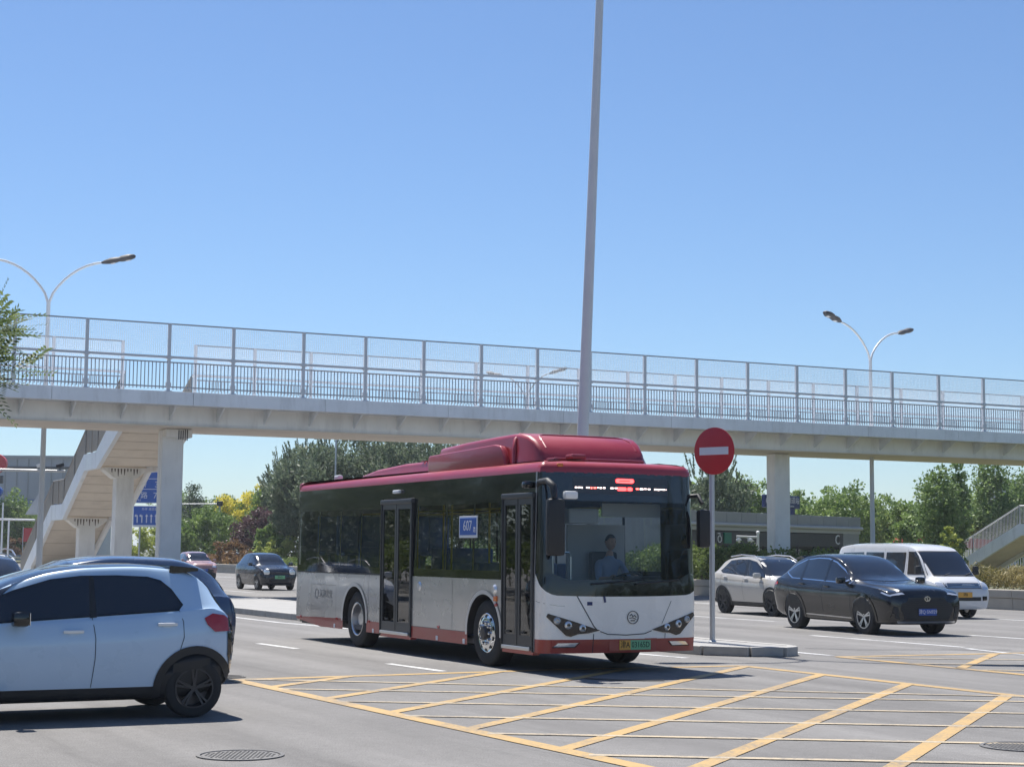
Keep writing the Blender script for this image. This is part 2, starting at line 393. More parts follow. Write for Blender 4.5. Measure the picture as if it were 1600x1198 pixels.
BOX2 = [(5.42, 27.77), (8.96, 29.31), (14, 31.6), (16, 27), (10.5, 17), (7.32, 23.96)]
box_junction(BOX2, (.393, .92), (7.0, 25.8), (.9, -1.2), 6, (.976, -.10), (6.2, 27.55), (.4, -1.35), 7)
TAR = mat('tar_seal', (.03, .03, .031), .55, var=.2, vscale=9, world=True)
for pts, wd in (([(5.3, 30.2), (6.2, 29.85), (7.3, 30.0), (8.4, 30.15), (9.0, 30.2)], .05), ([(1.0, 22.55), (1.4, 22.32), (1.75, 22.25), (2.05, 22.32)], .14)):
    mb = MB(); L = strip_poly(pts, wd); n = len(pts)
    mb.add([(p[0], p[1], .0095) for p in L], [(i, i+1, 2*n-2-i, 2*n-1-i) for i in range(n-1)]); mb.build('tar_patch', TAR, road)
# traffic island with kerb stones
ISL = [Vector((3.23, 27.98)), Vector((-5.22, 40.67)), Vector((-7.87, 45.71)), RD(-75, 14.4).xy, RD(-125, 14.4).xy, RD(-125, 18.3).xy, RD(-64, 18.1).xy, RD(-50, 18.05).xy, RD(-33, 17.5).xy, RD(-25.0, 17.35).xy, Vector((4.74, 28.35)), Vector((4.72, 28.02)), Vector((4.5, 27.74)), Vector((3.95, 27.66))]
isl = tag(sheet('traffic_island', ccw([(p.x, p.y, .146) for p in ISL]), PAVE), kind='structure')
mbk = None
for i in range(len(ISL)):
    a = ISL[i]; b = ISL[(i+1) % len(ISL)]; L = (b-a).length
    step = .95 if min(a.y, b.y) < 60 else 4.0
    n = max(1, round(L/step)); t = (b-a)/L; nn = Vector((-t.y, t.x))
    for k in range(n):
        if a.y + (b.y-a.y)*k/n > 75 and step < 2: pass
        p = a + t*(L*(k+.5)/n); ln = L/n-.012
        mb = MB().bevbox((0, 0, .078), (ln, .16, .158), .018); jit = random.uniform(-.006, .006)
        o = mb.build('kerbstone', KERB, isl, loc=(p.x+nn.x*(.0+jit), p.y+nn.y*(.0+jit), random.uniform(-.004, .004)), rot=(0, 0, math.atan2(t.y, t.x)))
# far planter: low stone wall in blocks with coping, soil behind
PLW = mat('planter_stone', (.36, .33, .28), .8, var=.1, vscale=2, bump=.2, bscale=50)
pw = tag(empty('planter_wall', RD(-40, 38.7)), 'low beige stone planter wall along the far side of the main road', 'wall')
bw = MB().bevbox((0, 0, 0), (1.985, .3, .36), .012).mesh('block', PLW); bc = MB().bevbox((0, 0, 0), (1.99, .38, .26), .03).mesh('coping_stone', PLW)
ang = math.atan2(DIR.y, DIR.x)
for i in range(74):
    a = -150+2*i; p = RD(a, 38.72)-RD(-40, 38.7); j = random.uniform(-.006, .006)
    link('block', bw, None, pw, (p.x, p.y, .18), (0, 0, ang)); link('coping_stone', bc, None, pw, (p.x+j, p.y+j, .50), (0, 0, ang))
bed = tag(sheet('planting_bed', ccw([RD(-420, 38.75, .52), RD(60, 38.75, .52), RD(60, 43, .52), RD(-420, 43, .52)]), SOIL), kind='structure')
# manhole covers
IRON = mat('cast_iron', (.125, .12, .115), .6, var=.2, vscale=14, bump=.5, bscale=40)
def manhole(x, y, r, label, grid):
    e = tag(empty('manhole_cover', (x, y, 0)), label, 'manhole cover', 'manhole covers')
    mb = MB().lathe([(r*1.0, .001), (r, .0105), (r*.91, .0105), (r*.90, .003), (r*.9, .001)], 40, Matrix.Rotation(rad(90), 4, 'X')); mb.build('frame', IRON, e)
    m2 = MB().lathe([(.001, .006), (r*.87, .006), (r*.87, .001)], 40, Matrix.Rotation(rad(90), 4, 'X'))
    n = 9
    for i in range(-n, n+1):
        for j in range(-n, n+1):
            X, Y = i*r*.84/n, j*r*.84/n
            if X*X+Y*Y < (r*.8)**2 and (grid or (i+j) % 2 == 0): m2.box((X, Y, .0075), (r*.05, r*(.07 if grid else .05), .006))
    m2.build('lid', IRON, e, rot=None); return e
manhole(-2.2, 13.87, .36, 'round iron manhole cover in the bare asphalt near the blue hatchback', False)
manhole(4.55, 14.95, .38, 'round iron manhole cover with grid tread inside the yellow hatching', True)
manhole(-3.75, 22.3, .26, 'small iron cover at the tip of the yellow box marking', False)
# ================================================================ footbridge
PHI = rad(25.395); BE = Vector((math.cos(PHI), math.sin(PHI), 0)); BC = Vector((-math.sin(PHI), math.cos(PHI), 0)); B0 = Vector((-11.6, 56, 0))
fb = tag(empty('footbridge', B0, PHI), 'pale grey steel footbridge with mesh screens crossing the whole road', 'footbridge')
S0, S1, DW = -18., 62., 5.5
MB().box(((S0+S1)/2, DW/2, 6.76), (S1-S0, DW-.24, .40)).build('deck', BSTEEL, fb)
n = 17; sl = (S1-S0)/n
for i in range(n):
    for c in (0.0, DW):
        mb = MB().bevbox((S0+sl*(i+.5), c, 6.745), (sl-.012, .22, .455), .012); mb.build('edge_beam', BSTEEL, fb)
MB().box(((S0+S1)/2, DW/2, 6.235), (S1-S0, 3.3, .65)).build('girder', BCONC, fb)
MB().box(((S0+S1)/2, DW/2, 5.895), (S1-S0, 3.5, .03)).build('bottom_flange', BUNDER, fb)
bk = MB(); bk.prism([(0, 0), (1.0, 0), (1.0, -.5)], .05, cframe((0, .108, 6.555), (0, 1, 0), (0, 0, 1))); bkm = bk.mesh('bracket', BSTEEL)
bk2 = MB(); bk2.prism([(0, 0), (-1.0, 0), (-1.0, -.5)], .05, cframe((0, DW-.108, 6.555), (0, 1, 0), (0, 0, 1))); bkm2 = bk2.mesh('bracket', BSTEEL)
s = -16.5
while s < 60:
    link('bracket', bkm, None, fb, (s, 0, 0)); link('bracket', bkm2, None, fb, (s, 0, 0)); s += 1.68
def pier(par, s, c, w1, w2, top, grille):
    mb = MB().bevbox((s, c, top/2), (w1, w2, top), .06); col_ = mb.build('column', BCONC, par)
    return col_
for s in (.8, 26.55, 52.2):
    pier(fb, s, 2.75, .78, .62, 5.86, 1)
    if s > 1: continue
    MB().bevbox((s+.12, 2.5, 5.72), (.95, .9, .30), .05).build('column_cap', BCONC, fb)
    st = MB()
    for k in range(5): st.box((s+.1+k*.075, 2.04, 5.66), (.03, .02, .30+.1*random.random()))
    st.build('drain_grille', DARKM, fb)
# railings: posts at the measured spacing
FP = [-16.8, -14.45, -12.1, -9.75, -7.4, -5.1, -2.78, -.02, 2.21, 4.74, 7.05, 9.3, 11.59, 13.9, 16.13, 18.53, 20.87, 23.25, 25.61, 28.02, 30.4, 32.85, 35.27, 37.7, 40.1, 42.5, 44.9, 47.3, 49.7, 52.1, 54.5, 56.9, 59.3]
BP1 = [-16.8, -14.5, -12.2, -9.9, -7.6, -5.3, -2.9, -.41]; BP2 = [2.31, 4.6, 6.84, 9.1, 11.45, 13.82, 16.15, 18.5, 20.85, 23.16, 25.51, 27.94, 30.33, 32.72, 35.21, 37.62, 40, 42.4, 44.8, 47.2, 49.6, 52, 54.2]; BP3 = [57.2, 59.3]
postm = MB().box((0, 0, 8.13), (.11, .1, 2.32)).box((0, 0, 8.13), (.2, .13, .11)).box((0, 0, 7.2), (.17, .12, .16)).box((0, 0, 6.985), (.24, .2, .03)).mesh('post', POSTM)
def bal_mesh(L):
    mb = MB(); nb = max(2, round(L/.125))
    for i in range(1, nb): mb.box((-L/2+L*i/nb, 0, 7.50), (.028, .022, .90))
    return mb.mesh('balusters', RAILM)
def net_mesh(L):
    mb = MB(); nb = int(L/.07); r = .0052
    for i in range(1, nb): mb.tube([(-L/2+L*i/nb, 0, 8.2), (-L/2+L*i/nb, 0, 9.26)], r, 3, False)
    for k in range(1, 15): mb.tube([(-L/2, 0, 8.2+k*.07), (L/2, 0, 8.2+k*.07)], r, 3, False)
    return mb.mesh('mesh_screen', WIREM)
cache = {}
def rail_run(ps, c):
    for p in ps: link('post', postm, None, fb, (p, c, 0))
    for a, b in zip(ps[:-1], ps[1:]):
        L = round(b-a-.085, 2); s = (a+b)/2
        if L not in cache:
            rm = MB().box((0, 0, 8.14), (L, .085, .085)).mesh('handrail', POSTM); r2 = MB().box((0, 0, 7.965), (L, .04, .045)).mesh('upper_rail', RAILM); r3 = MB().box((0, 0, 7.13), (L, .04, .045)).mesh('lower_rail', RAILM); tr_ = MB().box((0, 0, 9.275), (L+.085, .045, .045)).mesh('top_rail', RAILM)
            cache[L] = (rm, r2, r3, tr_, bal_mesh(L), net_mesh(L))
        for nm, me in zip(('handrail', 'upper_rail', 'lower_rail', 'top_rail', 'balusters', 'mesh_screen'), cache[L]):
            o = link(nm, me, None, fb, (s, c, 0))
            if nm in ('balusters', 'mesh_screen'): o['kind'] = 'stuff'
rail_run(FP, .03); rail_run(BP1, DW-.03); rail_run(BP2, DW-.03); rail_run(BP3, DW-.03)
# stairways: leave the back edge of the deck and come down away from the camera in three flights
STP = [(5.62, 6.98), (9.75, 5.36), (12.1, 5.36), (16.45, 3.48), (19.05, 3.48), (27.0, .1)]
def stairway(s0, label, STAIRR, bwid):
    e = tag(empty('stairway', B0+BE*(s0+1.35)+BC*5.62, PHI), label, 'stairway', 'stairways of the footbridge')
    wd = 2.7; y0 = 5.62
    P = [(c-y0, z) for c, z in STP]
    for sx in (-1, 1):
        prof = [(P[0][0], P[0][1]+.06)] + [(c, z+.06) for c, z in P[1:]] + [(P[-1][0]+.2, .0)] + [(P[-1][0]-1.45, 0)] + [(c-.18, z-.60) for c, z in reversed(P[1:-1])] + [(P[0][0], P[0][1]-.95)]
        mb = MB().prism([(c, z) for c, z in prof], .16, cframe((sx*wd/2+(-.16 if sx > 0 else 0), 0, 0), (0, 1, 0), (0, 0, 1)))
        mb.build('stringer', BSTEEL, e)
    for i, (a, b) in enumerate(zip(P[:-1], P[1:])):
        L = b[0]-a[0]; dz = b[1]-a[1]
        if abs(dz) < .01:
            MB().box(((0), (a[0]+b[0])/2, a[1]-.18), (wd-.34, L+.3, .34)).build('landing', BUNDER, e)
        else:
            slab = MB().prism([(a[0], a[1]-.16), (b[0], b[1]-.16), (b[0], b[1]-.44), (a[0], a[1]-.44)], wd-.34, cframe((-(wd-.34)/2, 0, 0), (0, 1, 0), (0, 0, 1)))
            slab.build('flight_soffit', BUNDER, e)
            nst = round(-dz/.155)
            for k in range(nst):
                MB().box((0, a[0]+L*(k+.5)/nst, a[1]+dz*(k+1)/nst-.05), (wd-.34, L/nst-.004, .17)).build('tread', BCONC, e)
            npn = 6
            for k in range(1, npn):
                t = k/npn; mm = Matrix.Rotation(math.atan2(dz, L), 3, 'X')
                MB().box((0, a[0]+L*t, a[1]+dz*t-.446), (wd-.36, .014, .008), mm).build('soffit_joint', JOINTM, e)
    for c, top in ((10.9-y0, 4.84), (18.1-y0, 2.96)):
        MB().bevbox((0, c, (top-.35)/2), (.70, .7, top-.35), .05).build('pier', BCONC, e)
        cap = MB().prism([(-.42, 0), (.42, 0), (.85, .33), (.85, .42), (-.85, .42), (-.85, .33)], .8, cframe((0, c+.4, top-.40), (1, 0, 0), (0, 0, 1))); cap.build('pier_cap', BCONC, e)
        stn = MB()
        for k in range(9):
            h = random.uniform(.1, .33); xx = -.55+k*.125; stn.prism([(-.03, 0), (.03, 0), (.012, -h), (-.01, -h*.9)], .004, cframe((xx, c-.404, top-.02), (1, 0, 0), (0, 0, 1)))
        stn.build('water_stain', STAINM, e)
    # side railings in sheet panels with a handrail
    for sx in (-1, 1):
        for a, b in zip(P[:-1], P[1:]):
            L = b[0]-a[0]; x = sx*(wd/2-.08)
            MB().tube([(x, a[0], a[1]+1.1), (x, b[0], b[1]+1.1)], .04, 6).build('handrail', STAIRR, e)
            mb = MB(); nb = int(L/.12)
            for k in range(nb):
                t = (k+.5)/nb; z = a[1]+(b[1]-a[1])*t; mb.box((x, a[0]+L*t, z+.58), (.022, bwid, .94))
            tag(mb.build('balusters', STAIRR, e), kind='stuff')
            for t in (0, .5):
                z = a[1]+(b[1]-a[1])*t; MB().box((x, a[0]+L*t, z+.57), (.08, .08, 1.12)).build('post', STAIRR, e)
    return e
stairway(-.41, 'long stairway with beige soffit and two capped piers at the left end of the footbridge', STAIRR, .055)
stairway(54.4, 'stairway coming down behind the planter at the right edge, white stringer and thin railings', GALV, .02)
# ================================================================ trees and shrubs
def quads_mesh(name, C, A, B, rnd, mt, bloom=None):
    """diamond leaves: centre C, half axes A and B"""
    N = len(C); V = np.empty((N, 4, 3), np.float32)
    V[:, 0] = C-A; V[:, 1] = C-B+A*.1; V[:, 2] = C+A; V[:, 3] = C+B+A*.1
    me = bpy.data.meshes.new(name); me.vertices.add(4*N); me.loops.add(4*N); me.polygons.add(N)
    me.vertices.foreach_set('co', V.ravel()); me.loops.foreach_set('vertex_index', np.arange(4*N, dtype=np.int32))
    me.polygons.foreach_set('loop_start', np.arange(0, 4*N, 4, dtype=np.int32)); me.polygons.foreach_set('loop_total', np.full(N, 4, np.int32))
    a = me.attributes.new('rnd', 'FLOAT', 'FACE'); a.data.foreach_set('value', rnd.astype(np.float32))
    if bloom is not None:
        b = me.attributes.new('bloom', 'FLOAT', 'FACE'); b.data.foreach_set('value', bloom.astype(np.float32))
    me.materials.append(mt); me.update(); me.validate(); return me
def unit(v): return v/np.maximum(np.linalg.norm(v, axis=-1, keepdims=True), 1e-6)
def leaves(rx, rz, zc, nclump, per, ll, lw, up=.3, crad=.26, squash=1., columnar=False, hang=0.):
    d = unit(np.random.normal(size=(nclump, 3))); r = np.random.uniform(.25, 1., nclump)**.45
    lump = 1+.22*np.sin(d[:, 0]*5+1)*np.cos(d[:, 2]*4+2)+.12*np.random.normal(size=nclump)
    C0 = d*(r*lump)[:, None]*np.array([rx, rx, rz])
    if columnar: C0[:, :2] *= (1-.35*np.clip(C0[:, 2:3]/rz, 0, 1))
    sz = np.random.uniform(.6, 1.25, nclump)
    idx = np.repeat(np.arange(nclump), per); N = len(idx)
    off = np.random.normal(size=(N, 3)); off = unit(off)*(np.random.uniform(0, 1, (N, 1))**.5)
    R = crad*min(rx, rz)
    C = C0[idx]+off*R*sz[idx][:, None]*np.array([1, 1, .8*squash])
    C[:, 2] += zc
    dirv = unit(np.random.normal(size=(N, 3))+off*.8+np.array([0, 0, up]))
    side = unit(np.cross(dirv, np.random.normal(size=(N, 3))))
    s = np.random.uniform(.6, 1.3, (N, 1))
    rnd = np.clip(np.random.uniform(0, 1, N)*.55+np.random.uniform(0, 1, nclump)[idx]*.45, 0, 1)
    return C, dirv*ll*s/2, side*lw*s/2, rnd
LM = {'A': leafmat('leaf_dark', (0.065, 0.104, 0.058), (0.234, 0.286, 0.176)), 'B': leafmat('leaf_green', (0.085, 0.156, 0.042), (0.299, 0.403, 0.111)),
      'C': leafmat('leaf_goldenrain', (0.085, 0.156, 0.042), (0.260, 0.364, 0.104), top=(0.800, 0.689, 0.104)), 'D': leafmat('leaf_plum', (0.052, 0.029, 0.033), (0.169, 0.091, 0.098)),
      'E': leafmat('leaf_golden', (0.247, 0.325, 0.065), (0.598, 0.624, 0.169)), 'F': leafmat('leaf_poplar', (0.085, 0.150, 0.046), (0.286, 0.390, 0.130)),
      'H': leafmat('leaf_brown', (0.117, 0.065, 0.039), (0.338, 0.208, 0.091)), 'P': leafmat('leaf_conifer', (0.033, 0.058, 0.042), (0.091, 0.130, 0.078)), 'G': leafmat('leaf_hedge', (0.058, 0.104, 0.029), (0.221, 0.286, 0.078))}
def trunk(e, h, r, spread, n=5, name='trunk'):
    mb = MB(); mb.tube([(0, 0, -.1), (random.uniform(-.1, .1), random.uniform(-.1, .1), h*.5), (random.uniform(-.2, .2), random.uniform(-.2, .2), h)], [r, r*.75, r*.4], 7)
    for i in range(n):
        a = random.uniform(0, 6.28); z0 = h*random.uniform(.4, .9); L = spread*random.uniform(.5, .9)
        mb.tube([(0, 0, z0), (math.cos(a)*L*.5, math.sin(a)*L*.5, z0+L*.45), (math.cos(a)*L, math.sin(a)*L, z0+L*.8)], [r*.4, r*.28, r*.1], 5)
    return mb.build(name, BARK, e, smooth=50)
def tree(kind, x, y, ztop, wd, label, group):
    e = tag(empty({'E': 'shrub', 'H': 'shrub', 'P': 'conifer_tree', 'D': 'plum_tree', 'F': 'poplar_tree', 'C': 'flowering_tree'}.get(kind, 'broadleaf_tree'), (x, y, 0)), label, 'shrub' if kind in 'EH' else 'tree', group)
    h = ztop; rx = wd*.56
    z0 = {'A': .16, 'B': .14, 'C': .2, 'D': .12, 'E': .1, 'F': .12, 'H': .1, 'P': .1}[kind]*h
    rz = (h-z0)/2; zc = (h+z0)/2
    dist = math.hypot(x, y); big = dist/110.
    per = 70
    nc = {'A': 200, 'B': 170, 'C': 170, 'D': 150, 'E': 90, 'F': 190, 'H': 80, 'P': 100}[kind]
    ll, lw = {'A': (.34, .11), 'B': (.22, .13), 'C': (.22, .13), 'D': (.22, .11), 'E': (.17, .10), 'F': (.18, .15), 'H': (.2, .09), 'P': (.24, .07)}[kind]
    nc = int(nc*min(1.5, max(.5, wd*h/40)))
    C, A, B, rnd = leaves(rx*.86, rz*.88, zc, nc, per, ll*big**.5, lw*big**.5, up={'A': .7, 'F': .3}.get(kind, .2), crad=.62 if kind in 'FP' else .29, columnar=kind in 'FP')
    if kind == 'A':
        # upright feathery shoots that break the outline
        ns = 90; d = unit(np.random.normal(size=(ns, 3))+np.array([0, 0, .7])); base = d*np.array([rx, rx, rz])*.85; base[:, 2] += zc
        k = 26; t = np.tile(np.linspace(0, 1, k), ns); ii = np.repeat(np.arange(ns), k)
        dr = unit(d*.6+np.array([0, 0, .9])+np.random.normal(size=(ns, 3))*.2)[ii]
        P = base[ii]+dr*t[:, None]*np.random.uniform(.7, 1.5, ns)[ii][:, None]
        dv = unit(dr*.9+np.random.normal(size=P.shape)*.7); sd_ = unit(np.cross(dv, np.random.normal(size=P.shape)))
        C = np.concatenate([C, P]); A = np.concatenate([A, dv*.15]); B = np.concatenate([B, sd_*.05]); rnd = np.concatenate([rnd, np.random.uniform(.2, .9, len(P))])
    bloom = None
    if kind == 'C':
        hz = (C[:, 2]-z0)/(h-z0); nn = np.sin(C[:, 0]*1.7)*np.cos(C[:, 1]*1.3+1); bloom = ((hz+.18*nn+np.random.uniform(-.1, .1, len(C))) > .62)*np.random.uniform(.7, 1, len(C))
    me = quads_mesh('crown', C, A, B, rnd, LM[kind], bloom)
    link('crown', me, None, e)
    trunk(e, max(.8, z0+rz*.9), max(.05, .018*h), rx*.7)
    return e
TREES = [
('B',-57.1,190.0,7.74,6.94,'round green tree below the grey hall at the far left edge'),('B',-59.6,215.0,6.68,7.44,'green tree just behind the warning sign, left of the stairway'),('H',-54.1,186.0,3.36,4.29,'reddish brown shrub at the foot of the left stairway'),
('P',-29.6,155.0,8.07,2.68,'dark narrow conifer just right of the left bridge column'),('P',-29.3,165.0,7.61,2.86,'dark conifer between the left column and the golden flowering tree'),('E',-32.6,146.0,3.86,3.37,'golden shrub under the blue lane sign, left one'),('E',-30.9,147.0,4.0,3.39,'golden shrub under the blue lane sign, right one beside the column'),
('B',-26.4,144.0,5.31,6.09,'bright green rounded tree above the rose coloured car'),('B',-33.5,170.0,7.51,5.88,'green tree mostly behind the left bridge column'),('C',-23.6,152.0,7.29,8.77,'green tree topped with yellow blossom above the small dark car'),
('D',-20.4,134.0,5.09,4.38,'dark purple leaved plum tree above the small dark car'),('B',-19.7,142.0,8.25,4.92,'tall green tree against the rear of the bus'),('B',-18.2,127.0,3.47,2.93,'low green tree between the plum tree and the bus'),
('E',-16.7,126.0,2.98,2.13,'golden shrub touching the rear edge of the bus'),('E',-18.3,125.0,2.58,1.73,'small golden shrub above the roof of the small dark car'),('H',-20.9,126.0,2.47,3.0,'brown shrub on the planter between the rose car and the dark car'),('B',-27.5,160.0,6.95,4.92,'pale green tree behind the arm pole'),
('A',-15.7,127.0,9.72,5.86,'dark feathery tree above the rear of the bus, leftmost of the tall row'),('A',-12.0,122.0,10.38,7.04,'dark feathery tree behind the thin pole, above the bus roof'),('A',-7.8,120.0,10.54,7.38,'dark feathery tree above the middle of the bus roof'),('A',-3.5,116.0,10.1,6.69,'dark feathery tree just left of the bus roof pod'),
('A',.5,112.0,9.07,6.46,'dark feathery tree hidden behind the bus roof pod'),('A',-18.8,138.0,8.71,3.72,'grey green feathery tree at the left end of the tall row'),('B',4.1,106.0,5.44,5.71,'green tree seen through the bus windscreen'),('B',7.2,100.0,5.06,5.0,'green tree seen past the far edge of the bus'),
('A',11.4,96.0,6.92,4.06,'dark tree behind the no entry sign'),('B',15.5,108.0,6.93,3.74,'grey green tree between the no entry sign and the bridge column'),('B',20.2,118.0,6.09,3.63,'green tree just right of the right bridge column'),('B',22.4,112.0,6.41,5.17,'broad green tree behind the station entrance, left of the right lamp post'),
('B',26.7,118.0,5.96,4.54,'green tree just right of the right lamp post'),('B',24.5,102.0,4.22,2.75,'low green tree above the white van roof'),('F',23.0,90.0,7.04,2.49,'tall leafy poplar above the windscreen of the white van'),('F',32.9,114.0,8.7,3.1,'tall leafy poplar above the right stairway'),('F',25.9,97.0,7.25,1.49,'slender dark poplar between the two leafy ones'),
('B',34.8,127.0,5.9,3.9,'green tree between the two tall poplars'),('F',35.5,115.5,7.4,2.7,'pale poplar at the right edge of the picture'),('B',39.0,131.0,6.6,4.1,'green tree behind the right stairway'),('E',22.6,86.0,3.51,.99,'small yellow green sapling in front of the poplars'),('B',30.8,125.0,6.09,3.85,'distant green tree left of the poplars'),('B',23.6,125.0,6.03,4.33,'distant green tree behind the station roof')]
for k, x, y, zt, wd, lb in TREES:
    tree(k, x, y, zt, wd, lb, 'shrubs behind the road' if k in 'EH' else 'trees beyond the road')
# unseen woods added outside the frame to darken reflections in glass and paint
def wood(name, label, pts, hs):
    C, A, B, rnd = [], [], [], []
    for p in pts:
        h = random.uniform(*hs); c, aa, bb, r_ = leaves(3.7, h*.46, h*.52, 80, 40, .34, .16, crad=.3)
        C.append(c+np.array([p.x, p.y, 0])); A.append(aa); B.append(bb); rnd.append(r_)
    tag(link(name, quads_mesh(name, np.concatenate(C), np.concatenate(A), np.concatenate(B), np.concatenate(rnd), LM['A'])), label, 'wood', kind='stuff')
wood('reflection_wood', 'dark wood along the near side of the road beyond the left edge', [RD(-95+i*5.2, -9.5+random.uniform(-1.5, 1.5)) for i in range(16)], (7.5, 10))
wood('reflection_wood', 'dark wood along the far side beyond the right edge', [RD(-8+i*6, 47+random.uniform(-1.5, 1.5)) for i in range(13)], (8, 10.5))
# far wood that closes the view low down
C, A, B, rnd = [], [], [], []
for i in range(70):
    a = -230+i*5.5; p = RD(a*.95, 92+14*math.sin(i*1.7)+random.uniform(-5, 5)); h = random.uniform(5.0, 7.6)
    c, aa, bb, r_ = leaves(4.2, h*.5, h*.5, 34, 40, .62, .36, crad=.4); C.append(c+np.array([p.x, p.y, 0])); A.append(aa); B.append(bb); rnd.append(r_)
tag(link('far_wood', quads_mesh('far_wood', np.concatenate(C), np.concatenate(A), np.concatenate(B), np.concatenate(rnd), LM['B'])), 'belt of distant green trees closing the view behind the road', 'wood', kind='stuff')
# hedge on the planter and low planting
def hedge(name, a0, a1, q, wd, h, mt, label, n, ll, lw, kind=None, cat='hedge'):
    o0 = RD((a0+a1)/2, q, .5); C = []
    L = abs(a1-a0); N = n
    u = np.random.uniform(-.5, .5, N)*L; v = np.random.uniform(-1, 1, N); ww = np.random.uniform(0, 1, N)
    prof = (1-np.abs(v)**3*.35)*(1+.13*np.sin(u*2.3)+.09*np.sin(u*5.1+1)+.07*np.random.normal(size=N))
    z = h*prof*(ww**.35); v = v*wd/2*(1+.1*np.sin(u*3))
    C = np.stack([u*DIR.x+v*LAT.x, u*DIR.y+v*LAT.y, z], 1)
    dv = unit(np.random.normal(size=(N, 3))+np.array([0, 0, .7])); sd_ = unit(np.cross(dv, np.random.normal(size=(N, 3)))); s = np.random.uniform(.6, 1.3, (N, 1))
    rn = np.clip(.5+.28*np.sin(u*1.9+v)+np.random.normal(size=N)*.25, 0, 1)
    e = tag(empty(name, o0), label, cat)
    link('foliage', quads_mesh('foliage', C, dv*ll*s/2, sd_*lw*s/2, rn, mt), None, e)
    mb = MB()
    for k in range(int(L/.7)):
        uu = -L/2+.35+k*.7; mb.tube([(uu*DIR.x, uu*DIR.y, -.03), (uu*DIR.x+.1, uu*DIR.y, h*.7)], [.03, .012], 5)
    mb.build('stems', BARK, e); return e
hedge('hedge', -63.5, -55.6, 40.5, 2.4, 1.35, LM['G'], 'clipped green hedge on the planter behind the no entry post', 16000, .15, .09)
hedge('hedge', -56, -50.5, 42.0, 2.2, 1.2, LM['G'], 'lower green hedge hidden behind the black car', 4000, .15, .09)
hedge('ornamental_grass', -42.5, -33, 40.3, 2.0, .75, leafmat('leaf_grass', (.16, .15, .05), (.40, .33, .15)), 'dry yellow green border plants at the foot of the right stairway', 9000, .34, .035, cat='plants')
hedge('border_plants', -135, -112, 40.2, 1.8, .7, LM['H'], 'brown low planting along the planter behind the rose car', 5000, .26, .09, cat='plants')
hedge('border_plants', -112, -64, 40.2, 1.6, .6, LM['G'], 'low green planting along the planter hidden behind the bus', 6000, .22, .09, cat='plants')
# foreground tree at the left edge: real compound leaves on twigs
def near_tree():
    e = tag(empty('pagoda_tree', (-5.83, 12.7, 0)), 'small roadside tree with feathery compound leaves at the left edge', 'tree')
    mb = MB(); mb.tube([(0, 0, -.05), (.05, .02, 1.2), (0, .05, 2.4), (.05, 0, 3.35)], [.11, .095, .085, .05], 10)
    C, A, B, rn = [], [], [], []
    twigs = []
    for i in range(64):
        a = random.uniform(0, 6.28); 
        if i < 36: a = random.uniform(-1.0, 1.0)
        z0 = random.uniform(2.85, 3.2); L = random.uniform(.9, 1.98); rise = random.uniform(0., .24)
        p0 = Vector((0, 0, z0)); p1 = Vector((math.cos(a)*L*.5, math.sin(a)*L*.5, z0+L*rise*.6)); p2 = Vector((math.cos(a)*L, math.sin(a)*L, z0+L*rise))
        mb.tube([p0, p1, p2], [.035, .02, .006], 5); twigs.append((p0, p1, p2))
    for p0, p1, p2 in twigs:
        for j in range(40):
            t = random.uniform(.3, 1.02); p = p0.lerp(p1, t*2) if t < .5 else p1.lerp(p2, t*2-1)
            ax = (p2-p1).normalized(); dr = (ax*.7+Vector((random.gauss(0, .6), random.gauss(0, .6), random.gauss(.32, .4)))).normalized()
            L = random.uniform(.18, .34); up_ = Vector((random.gauss(0, .3), random.gauss(0, .3), 1)); sdv = dr.cross(up_).normalized(); shade = random.random()
            st = random.uniform(0, .22); base = p+dr*st
            for k in range(8):
                c = base+dr*(L*(k+1)/8); c.z -= .05*(k/8)**2
                for sg in (-1, 1):
                    ld = (sdv*sg+dr*.55).normalized(); C.append(c+ld*.03); A.append(ld*.031); B.append(dr.cross(ld).cross(ld).normalized()*.0125); rn.append(min(1, max(0, shade*.6+random.random()*.4)))
    mb.build('trunk', BARK, e, smooth=50)
    link('crown', quads_mesh('crown', np.array([tuple(v) for v in C]), np.array([tuple(v) for v in A]), np.array([tuple(v) for v in B]), np.array(rn), leafmat('leaf_pagoda', (.055, .09, .03), (.20, .245, .095), trans=.45)), None, e)
near_tree()
hedge('hedge', -90, -18, -4.0, 1.6, 1.5, LM['G'], 'long clipped hedge along the near side beyond the left edge', 16000, .2, .12)  # unseen hedge, added to darken the low reflections in the bus glass
